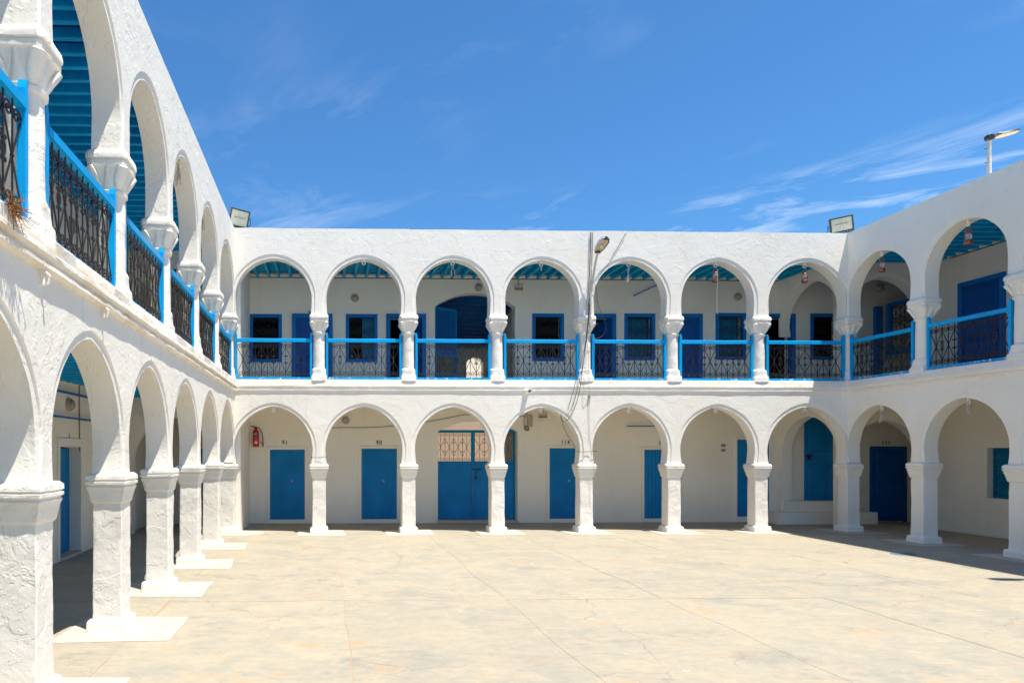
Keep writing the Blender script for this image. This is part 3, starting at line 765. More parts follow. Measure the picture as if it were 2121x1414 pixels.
box_obj('far_terrace', (f0.x - 2, VO + 0.31, 3.0), (f1.x + 2.5, VO + 1.59, 3.29), 'plaster_in', wing_back)
# sloping beams of the upper passage ceiling
bm_ = MB().box((0, 0, 0), (pu1 - pu0 - 0.02, 0.075, 0.10), 0.006).mesh('passage_beam'); bm_.materials.append(M['plank_left'])
for i in range(16):
    o = link('passage_beam', bm_, None, wing_back); o.location = (pu0 + 0.01, VB + 0.42 + i * 0.18, 5.98 - i * 0.075)
MB().add([(pu0, VB + 0.27, 6.16), (pu1, VB + 0.27, 6.16), (pu1, VO - 0.01, 4.90), (pu0, VO - 0.01, 4.90), (pu0, VB + 0.27, 6.19), (pu1, VB + 0.27, 6.19), (pu1, VO - 0.01, 4.93), (pu0, VO - 0.01, 4.93)], [(0, 1, 2, 3), (4, 7, 6, 5), (0, 4, 5, 1), (2, 6, 7, 3), (0, 3, 7, 4), (1, 5, 6, 2)]).build('passage_ceiling', 'door_deep', wing_back)
# lattice leaf standing open on the left of the upper passage
lg = MB(); lw = 0.62
for i in range(13): lg.box((i * lw / 12 - 0.009, -0.005, 0.95), (i * lw / 12 + 0.009, 0.005, 2.05))
for j in range(24): lg.box((0.0, -0.0045, 0.95 + j * 1.1 / 23 - 0.009), (lw, 0.0115, 0.95 + j * 1.1 / 23 + 0.009))
gl = MB().box((-0.035, -0.02, 0), (0.012, 0.02, 2.15)).box((lw - 0.012, -0.02, 0), (lw + 0.04, 0.02, 2.1)).box((0.012, -0.02, 2.06), (lw - 0.012, 0.02, 2.12)).box((0.012, -0.019, 0.0), (lw - 0.012, 0.019, 0.42)).box((0.012, -0.019, 0.86), (lw - 0.012, 0.019, 0.95))
o = gl.build('passage_gate', 'door_blue', wing_back); o.location = (gu0 + 0.07, VB + 0.28, 3.32); o.rotation_euler = (0, 0, R(28))
lg.build('lattice', 'frame_blue', o)
bars = MB()
for i in range(9): bars.tube([(0.05 + i * (lw - 0.1) / 8, 0, 0.42), (0.05 + i * (lw - 0.1) / 8, 0, 0.87)], 0.008, 5)
bars.build('bars', 'iron', o)

# gallery floors, slabs, ceilings and beams
def gallery(wing, u0, u1, depth, seed, low_beams, bmat='beam_blue', pmat='plank_blue', ub0=None, ub1=None):
    box_obj('upper_floor', (u0, T + 0.003, 3.07), (u1, depth - 0.002, 3.295), 'plaster_in', wing)
    box_obj('ceiling', (u0, T + 0.003, ZCEIL + 0.115), (u1, depth - 0.002, 6.295), pmat, wing)
    me = MB().box((-0.034, T - 0.02, 0), (0.034, depth + 0.05, 0.114), 0.006).mesh('beam'); me.materials.append(M[bmat])
    a, b = ub0 if ub0 is not None else u0, ub1 if ub1 is not None else u1
    n = int((b - a) / 0.268); rnd = random.Random(seed)
    for lvl in range(2 if low_beams else 1):
        for i in range(n):
            o = link('beam', me, None, wing); o.location = (a + 0.13 + 0.268 * i + rnd.uniform(-0.018, 0.018), 0, (ZCEIL if lvl == 0 else ZCEILG) + rnd.uniform(-0.006, 0.004))
            o.rotation_euler = (0, 0, rnd.uniform(-0.004, 0.004))
    if low_beams: box_obj('ceiling', (u0, T + 0.003, ZCEILG + 0.113), (u1, depth - 0.002, 3.068), pmat, wing)
    # plaster fill between the beam ends along the rear wall
gallery(wing_back, XL - 0.10, XR + 0.20, DB, 1, False)
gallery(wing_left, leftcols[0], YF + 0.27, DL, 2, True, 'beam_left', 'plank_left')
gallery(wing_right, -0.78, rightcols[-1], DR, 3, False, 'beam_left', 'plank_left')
shell(wing_left, leftcols[0], YF + DB + 0.25, DL)
shell(wing_right, -DB - 0.25, rightcols[-1], DR + 1.2)

# corner rooms: transverse arches, side walls, ceilings
def corner(wing, a, b, z0, z1, name='corner_wall', mat='plaster_in'): return box_obj(name, a, b, mat, wing)
# wall that closes the back gallery on the left, in the line of the left wing
box_obj('gallery_end_wall', (XL - 0.005, T + 0.004, 0.0), (XL + 0.10, DB - 0.001, 6.2), 'plaster_in', wing_back)
# transverse arches across the side galleries in the line of the back facade
for wing, dep, flip in ((wing_left, DL, 1), (wing_right, DR + 0.0, -1)):
    for zs, crown, ztop in ((1.45, 2.50, 3.065), (4.70, 5.80, 6.20)):
        mb = MB(); a, b = T - 0.01, dep - 0.001
        base = YF if flip > 0 else 0.0
        if flip > 0: f = lambda p: Vector((YF + p.y, p.x, p.z))
        else: f = lambda p: Vector((-p.y - 0.52, p.x, p.z))
        arch_wall(mb, (a + b) / 2, a, b, zs, ztop, (b - a) / 2 - 0.12, crown, t=0.27, groove=0.05, rec=0.004, seed=90 + zs, topn=False, mapf=f)
        for uu in ((a, a + 0.13), (b - 0.13, b))[:2 if flip > 0 else 2]:
            z_b = 0.0 if zs < 3 else 3.296
            q = [f(Vector((uu[0], 0.003, z_b))), f(Vector((uu[1], 0.268, zs + 0.02)))]
            mb.box([min(q[0][k], q[1][k]) for k in range(3)], [max(q[0][k], q[1][k]) for k in range(3)])
        mb.build('cross_arch', 'plaster_in', wing, 32)
# arch across the back gallery in the line of the right wing
for zs, crown, ztop in ((1.45, 2.62, 3.065), (4.74, 5.86, 6.20)):
    mb = MB(); a, b = T - 0.01, DB - 0.001
    f = lambda p: Vector((XR - 0.13 + p.y + 0.17 * (1 - (p.x - (T - 0.01)) / (DB - T)), p.x, p.z))
    arch_wall(mb, (a + b) / 2, a, b, zs, ztop, (b - a) / 2 - (0.10 if zs < 3 else 0.03), crown, t=0.26, groove=0.04, rec=0.004, seed=130 + zs, topn=False, mapf=f)
    z_b = 0.0 if zs < 3 else 4.66
    mb.box((XR - 0.127, b - (0.115 if zs < 3 else 0.07), z_b), (XR + 0.127, b, zs + 0.02))
    mb.build('cross_arch', 'plaster_in', wing_back, 32)
# corner room floors/ceilings
box_obj('corner_ceiling', (XR + 0.21, 0.79, 6.19), (UR, DB - 0.003, 6.296), 'door_deep', wing_back)
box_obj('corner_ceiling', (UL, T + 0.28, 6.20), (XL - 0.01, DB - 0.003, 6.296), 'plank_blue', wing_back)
box_obj('corner_floor', (XR + 0.21, 0.79, 3.07), (UR, DB - 0.003, 3.294), 'plaster_in', wing_back)
box_obj('corner_floor', (UL, T + 0.28, 3.07), (XL - 0.01, DB - 0.003, 3.294), 'plaster_in', wing_back)
box_obj('corner_side_wall', (UR - 0.2, T, 0), (UR, DB - 0.001, 6.19), 'plaster_in', wing_back)
box_obj('corner_side_wall', (UL, T, 0), (UL + 0.12, DB - 0.001, 6.19), 'plaster_in', wing_back)
box_obj('corner_front_wall', (XRR + 0.02, 0.53, 0), (UR - 0.21, 0.78, 6.19), 'plaster_in', wing_back)
# plaster strip between the beam ends at the rear walls
for wing, u0, u1, dep in ((wing_back, XL + 0.11, XR - 0.14, DB), (wing_left, leftcols[0], YF - 0.01, DL), (wing_right, 0.01, rightcols[-1], DR)):
    box_obj('beam_fill', (u0, dep - 0.045, ZCEIL + 0.012), (u1, dep - 0.003, ZCEIL + 0.085), 'plaster_in', wing, 0.01)
    box_obj('wall_plate', (u0, dep - 0.018, ZCEIL - 0.012), (u1, dep - 0.002, ZCEIL + 0.001), 'iron_window', wing)
box_obj('beam_fill', (leftcols[0], DL - 0.045, ZCEILG + 0.012), (YF - 0.01, DL - 0.003, ZCEILG + 0.085), 'plaster_in', wing_left, 0.01)

# steps and doors in the right corner room
st = MB(); sx0, sx1 = onY(1612, 1060, YR - 0.55).x, onY(1816, 1070, YR - 0.55).x
def rough_box(a, b, amp=0.012, seed=0, d=0.12):
    mb = MB(); (xa, ya, za), (xb, yb, zb) = a, b
    nx, ny, nz = [max(2, int((q - p) / d)) for p, q in zip(a, b)]
    def grid(fn, n, m_):
        vs = [jit(fn(i / n, j / m_), amp, 3.0, seed) for i in range(n + 1) for j in range(m_ + 1)]
        mb.add(vs, [(i * (m_ + 1) + j, (i + 1) * (m_ + 1) + j, (i + 1) * (m_ + 1) + j + 1, i * (m_ + 1) + j + 1) for i in range(n) for j in range(m_)])
    L = lambda p, q, t: p + (q - p) * t
    grid(lambda s, t: (L(xa, xb, s), ya, L(za, zb, t)), nx, nz); grid(lambda s, t: (L(xa, xb, 1 - s), yb, L(za, zb, t)), nx, nz)
    grid(lambda s, t: (xa, L(yb, ya, s), L(za, zb, t)), ny, nz); grid(lambda s, t: (xb, L(ya, yb, s), L(za, zb, t)), ny, nz)
    grid(lambda s, t: (L(xa, xb, s), L(ya, yb, t), zb), nx, ny)
    return mb
rough_box((sx0, DB - 0.58, -0.01), (sx1, DB - 0.005, 0.29)).build('step', 'plaster_in', wing_back, 40)
s2a, s2b = onY(1632, 1040, YR - 0.3).x, onY(1765, 1040, YR - 0.3).x
rough_box((s2a, DB - 0.30, 0.28), (s2b, DB - 0.004, 0.545), 0.010, 4).build('step', 'plaster_in', wing_back, 40)
a, b = bu(1665, 950), bu(1752, 950)
mb = MB(); m_ = (a + b) / 2
panel_leaf(mb, a, m_ - 0.004, 0.55, 1.72, VB - 0.05, (1.0, 0.25), 1); panel_leaf(mb, m_ + 0.004, b, 0.55, 1.72, VB - 0.05, (1.0, 0.25), 1)
panel_leaf(mb, a, m_ - 0.004, 1.722, 2.9, VB - 0.05, (1.0,), 1); panel_leaf(mb, m_ + 0.004, b, 1.722, 2.9, VB - 0.05, (1.0,), 1)
dd = mb.build('door', 'door_blue', wing_back)
MB().box((a - 0.03, VB - 0.09, 1.66), (a + 0.16, VB - 0.074, 1.70)).box((a + 0.02, VB - 0.11, 1.57), (a + 0.10, VB - 0.075, 1.68), 0.01).build('latch', 'iron_window', dd)
a, b = bu(1801, 1000), bu(1877, 1000)
dd = frame4(a, b, 0.0, bz(924, 1840), 0.08, VB - 0.03, VB + 0.02, False).build('door', 'door_deep', wing_back)
mb = MB(); panel_leaf(mb, a + 0.08, b - 0.08, 0.02, bz(924, 1840) - 0.08, VB - 0.01 - 0.012, (1.2, 0.9)); mb.build('leaf', 'door_deep', dd)
MB().lathe([(0.02, 0.0), (0.012, 0.02), (0.02, 0.045), (0.0, 0.055)], 10, ((b - 0.14, VB - 0.03, 0.95), (0, -1, 0))).build('knob', 'brown', dd, 40)
p = onY(1835, 920, YR); number(wing_back, '111', p.x, p.z, VB, 0.15)
# blue door and surround in the left corner room
plank_door(wing_back, bu(385, 1000), bu(436, 1000), 0.06, bz(929, 420), VB, 10)

# ---- left wing rear wall (local u = Y, v = XL - X)
def lu(px, py, v=DL): return onX(px, py, XL - v).y
def lz(px, py, v=DL): return onX(px, py, XL - v).z
du0, du1 = lu(122, 1000), lu(165, 1000); dzt = lz(140, 925)
holes_l = [(du0, du1, 0.0, dzt)]
holes_lu = []
ulo = leftcols[0]
mb = MB(); wall_holes(mb, ulo, YF + DB + 0.2, 0.0, 3.05, holes_l, DL, DL + 0.26); mb.build('ground_rear_wall', 'plaster_in', wing_left)
sw = 0.09
mb = MB().box((du0 - sw, DL - 0.03, 0), (du0 - 0.003, DL + 0.01, dzt + 0.15), 0.01).box((du1 + 0.003, DL - 0.03, 0), (du1 + sw, DL + 0.01, dzt + 0.15), 0.01).box((du0 - 0.003, DL - 0.027, dzt + 0.003), (du1 + 0.003, DL + 0.01, dzt + 0.147), 0.01)
sd = MB().box((du0 + 0.01, DL + 0.20, 0.06), (du1 - 0.01, DL + 0.25, dzt - 0.01)).build('door', 'door_blue', wing_left)
mb.build('surround', 'plaster_in', sd)
npl = 6; w_ = (du1 - du0 - 0.02) / npl
me = MB().box((0.004, 0, 0), (w_ - 0.004, 0.03, dzt - 0.09), 0.006).mesh('plank'); me.materials.append(M['door_blue'])
for i in range(npl):
    q = link('plank', me, None, sd); q.location = (du0 + 0.01 + w_ * i, DL + 0.172, 0.07)
box_obj('door_step', (du0 - 0.02, DL - 0.05, 0.0), (du1 + 0.02, DL + 0.255, 0.055), 'plaster_pad', wing_left, 0.01)
p = onX(143, 907, XL - DL); number(wing_left, '3', p.y, p.z, DL, 0.12)
# upper rear wall of the left wing: plain doors and windows behind the railings
for yy in (4.2, 8.1, 12.0):
    holes_lu.append(window(wing_left, yy, yy + 0.78, 3.72, 4.92, DL, 'shut'))
for yy in (2.3, 6.2, 10.1):
    upper_door(wing_left, yy, yy + 0.98, ZFL, 4.92, DL, 'closed')
mb = MB(); wall_holes(mb, ulo, YF + DB + 0.2, 3.05, 6.42, holes_lu, DL, DL + 0.26); mb.build('upper_rear_wall', 'plaster_in', wing_left)
# ---- right wing rear wall (local u = YF - Y, v = X - XR)
def ru(px, py, v=DR): return YF - onX(px, py, XR + v).y
def rz(px, py, v=DR): return onX(px, py, XR + v).z
# window with blue grille, deep reveal
wa, wb, wz0, wz1 = ru(2044, 980), ru(2044, 980) + 1.05, rz(2060, 1032), rz(2060, 927)
holes_r = [(wa, wb, wz0, wz1)]
mb = MB(); wall_holes(mb, -0.80, rightcols[-1], 0.0, 3.05, holes_r, DR, DR + 0.26); mb.build('ground_rear_wall', 'plaster_in', wing_right)
wo = frame4(wa, wb, wz0, wz1, 0.035, DR + 0.13, DR + 0.18).build('window', 'shutter_blue', wing_right)
grille('grille', wo, wa + 0.03, wb - 0.03, wz0 + 0.03, wz1 - 0.03, DR + 0.125, 'shutter_blue', 6, 3, 0.009)
box_obj('shutter', (wa + 0.036, DR + 0.185, wz0 + 0.036), (wb - 0.036, DR + 0.21, wz1 - 0.036), 'shutter_blue', wo)
box_obj('skirting', (-0.5, DR - 0.03, 0.0), (rightcols[-1], DR - 0.002, 0.07), 'plaster_in', wing_right, 0.01)
box_obj('skirting', (XL + 0.105, DB - 0.03, 0.0), (bu(553), DB - 0.002, 0.07), 'plaster_in', wing_back, 0.01)
holes_ru = []
ztopr = rz(2084, 562)
upper_door(wing_right, ru(1987, 650), ru(2084, 650), ZFL, ztopr, DR, 'closed')
ua_, ub_ = ru(1836, 660), ru(1894, 660)
holes_ru.append(window(wing_right, ua_, ub_, rz(1865, 731), rz(1894, 614), DR, 'iron'))
upper_door(wing_right, ru(1766, 700), ru(1819, 700), ZFL, rz(1819, 634), DR, 'closed')
p = onX(1787, 642, XRR); number(wing_right, '86', YF - p.y, p.z, DR, 0.12)
holes_ru.append(window(wing_right, 6.2, 7.0, 3.75, 4.95, DR, 'shut'))
mb = MB(); wall_holes(mb, -0.80, rightcols[-1], 3.05, 6.42, holes_ru, DR, DR + 0.26); mb.build('upper_rear_wall', 'plaster_in', wing_right)

# rings on the arch crowns (fixed to the walls)
ring = MB()
def torus(mb, c, r, t, axis='y', n=14, m_=6):
    rings = []
    for i in range(n + 1):
        a = 2 * math.pi * i / n
        rings.append((c[0] + r * math.cos(a), c[1], c[2] + r * math.sin(a)) if axis == 'y' else (c[0], c[1] + r * math.cos(a), c[2] + r * math.sin(a)))
    mb.tube(rings, t, m_, False)
torus(ring, (0, 0, -0.075), 0.034, 0.0095); ring.box((-0.012, -0.012, -0.045), (0.012, 0.012, 0.03))
RING = ring.mesh('ring'); smooth(RING, 40); RING.materials.append(M['plaster_col'])
def rings(wing, cols, lower, upper):
    for i in range(len(cols) - 1):
        c_ = (cols[i] + cols[i + 1]) / 2
        for z, on in ((CRG, lower), (CRU, upper)):
            if i in on:
                o = link('crown_ring', RING, None, wing); o.location = (c_, 0.10, z)
rings(wing_back, backcols, (0, 3, 4, 5, 6), (1, 2, 3, 4, 5, 6))
rings(wing_left, leftcols, (5, 6), (6, 7)); rings(wing_right, rightcols, (0, 1), (0, 1))

# ---------------------------------------------------------------- ground
g = MB().add([(-300, -300, -0.03), (300, -300, -0.03), (300, 400, -0.03), (-300, 400, -0.03)], [(0, 1, 2, 3)]).build('ground', 'desert')
tag(g, kind='structure')
court = MB().add([(XL - 0.1, -6, -0.0025), (XR + 0.1, -6, -0.0025), (XR + 0.1, YF + 0.1, -0.0025), (XL - 0.1, YF + 0.1, -0.0025)], [(0, 1, 2, 3)]).build('courtyard', 'sand')
tag(court, kind='structure')
xj = [XL + 0.14, 0.19, 2.13, 4.07, 6.06, 8.02, 9.9, XR - 0.12]; yj = [-5.8, -3.6, -0.2, 4.05, 8.15, 12.25, YF - 0.10]
def edge_x(X, y, k): return X + 0.055 * noise.noise(Vector((k * 7.7, y * 0.7, 0))) + 0.018 * noise.noise(Vector((k * 3.3, y * 2.6, 5)))
def edge_y(Y, x, k): return Y + 0.055 * noise.noise(Vector((x * 0.7, k * 5.1, 9))) + 0.010 * noise.noise(Vector((x * 4, k * 2.3, 2)))
for i in range(len(xj) - 1):
    for j in range(len(yj) - 1):
        a, b, c_, d = xj[i], xj[i + 1], yj[j], yj[j + 1]; n = 40; gp = 0.004; top = []
        for k in range(n): t = k / n; x = a + (b - a) * t; top.append((x, edge_y(c_, x, j) + gp))
        for k in range(n): t = k / n; y = c_ + (d - c_) * t; top.append((edge_x(b, y, i + 1) - gp, y))
        for k in range(n): t = k / n; x = b + (a - b) * t; top.append((x, edge_y(d, x, j + 1) - gp))
        for k in range(n): t = k / n; y = d + (c_ - d) * t; top.append((edge_x(a, y, i) + gp, y))
        dz = 0.0008 * random.uniform(-1, 1)
        MB().rings([[(x, y, -0.02) for x, y in top], [(x, y, dz) for x, y in top]]).build('paving_slab', 'concrete', court)
# floors under the galleries
gf = MB()
gf.box((XL - 0.1, YF - 0.095, -0.02), (XR + 0.1, YR + 0.02, 0.0)); 
gf.box((XLR - 0.02, -6, -0.02), (XL + 0.135, YF - 0.097, 0.0005)); gf.box((UL, YF - 0.0965, -0.02), (XL - 0.102, YR + 0.02, 0.0005))
gf.box((XR - 0.115, -6, -0.02), (XRR + 0.02, YF - 0.097, 0.0005)); gf.box((XR + 0.102, YF - 0.0965, -0.02), (UR, YR + 0.02, 0.0005))
tag(gf.build('arcade_floor', 'concrete'), kind='structure')
# whitewashed pads round the columns
def pad(parent, c, hx, hy, seed, rnd=False):
    pts = []
    rr = random.Random(seed)
    if rnd: pts = [(c[0] + hx * math.cos(a), c[1] + hy * math.sin(a)) for a in [2 * math.pi * k / 28 for k in range(28)]]
    else:
        cs = [(-hx, -hy), (hx, -hy), (hx, hy), (-hx, hy)]
        cs = [(x * rr.uniform(0.9, 1.06) + c[0], y * rr.uniform(0.9, 1.06) + c[1]) for x, y in cs]
        for k in range(4):
            p, q = cs[k], cs[(k + 1) % 4]
            for i in range(9): t = i / 9; pts.append((p[0] + (q[0] - p[0]) * t, p[1] + (q[1] - p[1]) * t))
    pts = [tuple(jit((x, y, seed), 0.016, 3.0)[:2]) for x, y in pts]
    MB().rings([[(x, y, -0.004) for x, y in pts], [(x, y, 0.0065) for x, y in pts], [(c[0] + (x - c[0]) * 0.98, c[1] + (y - c[1]) * 0.98, 0.009) for x, y in pts]]).build('whitewashed_pad', 'plaster_pad', parent)
for i, u in enumerate(backcols): pad(court, (u + 0.03, YF + T / 2 - 0.03), 0.52 if i else 0.75, 0.50, i, i == 0)
for i, u in enumerate(leftcols[:-1]): pad(court, (XL - T / 2 + 0.10, u), 0.56, 0.47, 20 + i)
for i, u in enumerate(rightcols[1:]): pad(court, (XR + T / 2, YF - u), 0.50, 0.50, 40 + i)
q = onZ(1872, 1147); pp = [(q.x + 0.20 * math.cos(a) * (1 + 0.35 * noise.noise(Vector((a, 1, 0)))), q.y + 0.15 * math.sin(a) * (1 + 0.4 * noise.noise(Vector((a, 3, 0))))) for a in [2 * math.pi * k / 18 for k in range(18)]]
MB().rings([[(x, y, 0.001) for x, y in pp], [(x, y, 0.0045) for x, y in pp]]).build('paint_spill', 'blue_spill', court)

# ---------------------------------------------------------------- fixtures
def disc_lamp(loc, nrm, label, r=0.098):
    o = empty('bulkhead_lamp', loc, math.atan2(nrm[1], nrm[0]) + R(90)); tag(o, label, 'wall lamp', 'round bulkhead lamps on the gallery walls')
    MB().lathe([(r, 0.0), (r, 0.035), (r * 0.94, 0.05), (r * 0.80, 0.055)], 24, ((0, 0, 0), (0, -1, 0))).build('housing', 'lamp_beige', o, 40)
    MB().lathe([(r * 0.80, 0.045), (r * 0.76, 0.075), (r * 0.6, 0.098), (r * 0.32, 0.110), (0.004, 0.113)], 24, ((0, 0, 0), (0, -1, 0))).build('cover', 'lamp_cover', o, 50)
    return o
for px, py, lab in ((735, 618, 'round wall lamp above the upper window behind the second arch from the left'), (991, 596, 'round wall lamp above the arched upper passage with lattice gate'), (1527, 615, 'round wall lamp above the upper window behind the arch with the dangling-cord lantern'), (716, 870, 'round wall lamp on the ground floor above left of door 90')):
    p = onY(px, py, YR); disc_lamp((p.x, YR - 0.001, p.z), (0, -1), lab)
p = onX(1826, 596, XRR); disc_lamp((XRR - 0.001, p.y, p.z), (-1, 0), 'round wall lamp above door 86 in the shaded right wing', 0.10)
p = onX(141, 838, XLR); disc_lamp((XLR + 0.001, p.y, p.z), (1, 0), 'round wall lamp between two blue bars on the ground floor left wing', 0.115)
p = onX(147, 470, XLR); disc_lamp((XLR + 0.001, p.y, p.z), (1, 0), 'round wall lamp seen through the iron railing of the left wing upper floor', 0.12)

def box_light(px, py, label, w=0.21, h=0.115, cable=True):
    p = onY(px, py, YR); o = empty('emergency_light', (p.x, YR, p.z)); tag(o, label, 'emergency light', 'small beige box lights')
    MB().box((-w / 2, -0.055, -h / 2), (w / 2, -0.001, 0.0), 0.008).build('housing', 'lamp_beige', o)
    MB().box((-w / 2 + 0.004, -0.070, 0.001), (w / 2 - 0.004, -0.001, h / 2), 0.012).build('cover', 'pipe', o)
    MB().box((-w / 2 + 0.006, -0.066, -h / 2 - 0.012), (w / 2 - 0.006, -0.004, -h / 2 - 0.001), 0.003).build('rim', 'brown', o)
    if cable: MB().tube([(0, -0.01, h / 2), (0.004, -0.012, h / 2 + 0.13)], 0.006, 5).build('lead', 'cable', o)
box_light(1074, 595, 'beige box light on the upper gallery wall above right of the lattice passage')
box_light(1124, 859, 'beige box light on the ground floor wall above left of door 114')
# junction box with coiled cable
p = onY(1096, 871, YR); o = empty('junction_box', (p.x, YR, p.z)); tag(o, 'beige electrical box with a coil of cable on the wall beside the gate', 'junction box')
MB().box((-0.062, -0.09, -0.15), (0.062, -0.001, 0.15), 0.008).build('casing', 'lamp_beige', o)
mb = MB()
for k, (cx, cz, r_) in enumerate(((-0.07, -0.19, 0.055), (-0.06, -0.20, 0.048), (-0.08, -0.185, 0.042))): torus(mb, (cx, -0.02 - 0.008 * k, cz), r_, 0.006)
mb.tube([(-0.12, -0.012, -0.18), (-0.135, -0.012, 0.0), (-0.11, -0.012, 0.14), (-0.05, -0.02, 0.19)], 0.006, 5).build('cable_coil', 'cable', o)

# fire extinguisher
p = onY(531, 907, YR); o = empty('fire_extinguisher', (p.x, YR - 0.095, p.z)); tag(o, 'red fire extinguisher with black hose hung on the wall left of door 91', 'extinguisher')
MB().lathe([(0.070, -0.215), (0.077, -0.200), (0.077, 0.14), (0.070, 0.175), (0.045, 0.205), (0.025, 0.215), (0.022, 0.235)], 24).build('cylinder', 'red', o, 40)
MB().lathe([(0.0785, 0.075), (0.0785, 0.125)], 24, caps=False).build('blue_label', 'label_blue', o, 40)
def curved_patch(a0, a1, z0, z1, r_=0.0788, n=6):
    vs = [(r_ * math.sin(a0 + (a1 - a0) * i / n), -r_ * math.cos(a0 + (a1 - a0) * i / n), z) for i in range(n + 1) for z in (z0, z1)]
    return MB().add(vs, [(2 * i, 2 * i + 2, 2 * i + 3, 2 * i + 1) for i in range(n)])
curved_patch(R(-20), R(30), -0.14, -0.08).build('white_label', 'label_white', o)
curved_patch(R(-40), R(30), 0.093, 0.107, 0.0792).build('label_stripe', 'label_white', o)
for k in range(3): curved_patch(R(-25), R(20), -0.01 - 0.03 * k, -0.004 - 0.03 * k, 0.0788).build('label_line', 'lamp_beige', o)
MB().lathe([(0.022, 0.22), (0.030, 0.235), (0.030, 0.265), (0.018, 0.275)], 14).build('valve', 'black', o, 40)
MB().tube([(0.0, 0, 0.262), (-0.05, -0.01, 0.285), (-0.14, -0.01, 0.30)], [0.014, 0.010, 0.007], 6).tube([(0.0, 0, 0.25), (-0.06, -0.01, 0.262)], 0.008, 6).build('handle', 'black', o)
MB().tube([(0.02, -0.02, 0.25), (0.07, -0.03, 0.255), (0.115, -0.03, 0.21), (0.15, -0.03, 0.12), (0.17, -0.03, 0.0), (0.178, -0.03, -0.12), (0.175, -0.03, -0.22)], [0.011, 0.011, 0.011, 0.011, 0.011, 0.012, 0.015], 8).tube([(0.175, -0.03, -0.18), (0.14, -0.03, -0.12), (0.115, -0.03, -0.08)], 0.009, 6).build('hose', 'black', o)
MB().box((-0.05, 0.06, 0.02), (0.05, 0.094, 0.10)).build('bracket', 'iron', o)

# street-type lamp on the facade
cx_l = backcols[4]
base = onY(1221, 640, YF); o = empty('facade_lamp', (base.x, YF, base.z)); tag(o, 'bracket lamp with silver hood on a slanted pole fixed to the back facade', 'street lamp')
hp = Vector((onY(1238, 522, YF - 0.26).x - base.x, -0.26, onY(1238, 522, YF - 0.26).z - base.z))
MB().tube([(0, -0.05, -0.38), (0, -0.05, 0.32), (hp.x * 0.18, -0.075, 0.42), (hp.x * 0.6, -0.17, hp.z * 0.75), hp], [0.028, 0.028, 0.026, 0.024, 0.024], 10).build('pole', 'pipe', o, 50)
MB().box((-0.035, -0.075, -0.3), (0.035, 0.0, -0.26)).box((-0.035, -0.075, 0.1), (0.035, 0.0, 0.14)).build('clamp', 'pipe', o)
dirh = Vector((0.07, -0.27, 0.20)).normalized(); sd_ = Vector((1, 0.13, 0)).normalized(); up_ = sd_.cross(dirh).normalized()
if up_.z < 0: up_ = -up_
hood = []
for t_, w_, h_ in ((-0.06, 0.030, 0.045), (0.0, 0.075, 0.09), (0.12, 0.112, 0.13), (0.24, 0.118, 0.14), (0.33, 0.092, 0.11), (0.375, 0.04, 0.05)):
    c_ = hp + dirh * t_
    hood.append([c_ + sd_ * (w_ * math.cos(a)) + up_ * (h_ * math.sin(a)) for a in [math.pi * k / 12 for k in range(13)]])
hm = MB().rings(hood, False, closed=False); hm.rings([[p - up_ * 0.012 for p in r_] for r_ in hood], False, closed=False)
hm.build('hood', 'galv', o, 50)
refl = MB().rings([[hp + dirh * t_ + sd_ * (w_ * s_) + up_ * (0.012) for s_ in (-1, 1)] for t_, w_ in ((-0.03, 0.05), (0.02, 0.075), (0.12, 0.098), (0.24, 0.102), (0.31, 0.078))], False, closed=False)
refl.build('reflector', 'lens_amber', o)
MB().ell(hp + dirh * 0.15 + up_ * 0.0, (0.045, 0.045, 0.04)).build('bulb', 'white_lamp', o, 60)
MB().box(tuple(hp - Vector((0.045, 0.03, 0.02))), tuple(hp + Vector((0.045, 0.03, 0.02))), 0.008).build('collar', 'brown', o)

# lamp on the roof of the right wing
def roof_lamp(loc, rz, label, hdir, hl=0.42):
    o = empty('roof_lamp', loc, rz); tag(o, label, 'street lamp')
    MB().tube([(0, 0, 0), (0, 0, 0.62), (0, 0, 0.98)], [0.034, 0.032, 0.030], 10).build('pole', 'pipe', o, 50)
    MB().lathe([(0.045, -0.055), (0.06, -0.04), (0.06, 0.04), (0.045, 0.055)], 12, ((0, 0, 1.0), (0, 1, 0))).box((-0.03, -0.04, 0.96), (0.07, 0.04, 1.04), 0.01).build('knuckle', 'black', o, 40)
    hd = [(0.05, 0.055, 0.0), (0.10, 0.085, 0.008), (0.24, 0.105, 0.03), (0.37, 0.10, 0.055), (0.44, 0.06, 0.07)]
    MB().rings([[(x, -w, 1.0 + z), (x, w, 1.0 + z), (x, w * 0.8, 1.035 + z), (x, -w * 0.8, 1.035 + z)] for x, w, z in hd]).build('head', 'brown', o, 30)
    MB().rings([[(x, -w * 0.88, 0.992 + z), (x, w * 0.88, 0.992 + z), (x, w * 0.88, 1.004 + z), (x, -w * 0.88, 1.004 + z)] for x, w, z in hd[1:]]).build('diffuser', 'lens_amber', o, 30)
    MB().box((0.09, -0.09, 1.035), (0.16, 0.09, 1.055), 0.005).build('clip', 'white_lamp', o)
    for z in (0.55, 0.80): MB().tube([(-0.033, 0, z), (-0.07, 0, z + 0.005)], 0.006, 5).build('step_pin', 'iron', o)
    return o
p = onX(2049, 358, XR + 0.40)
roof_lamp((XR + 0.40, p.y, 6.44), R(-12), 'slim cream pole lamp with flat head rising behind the right wing parapet', None)
# second one beyond the frame whose shadow lies on the paving
sh = onZ(2050, 1199)
roof_lamp((sh.x + 0.45 + LX * 7.5, sh.y - LY * 7.5, 6.44), R(180), 'pole lamp beyond the right edge whose head shades the paving', None)

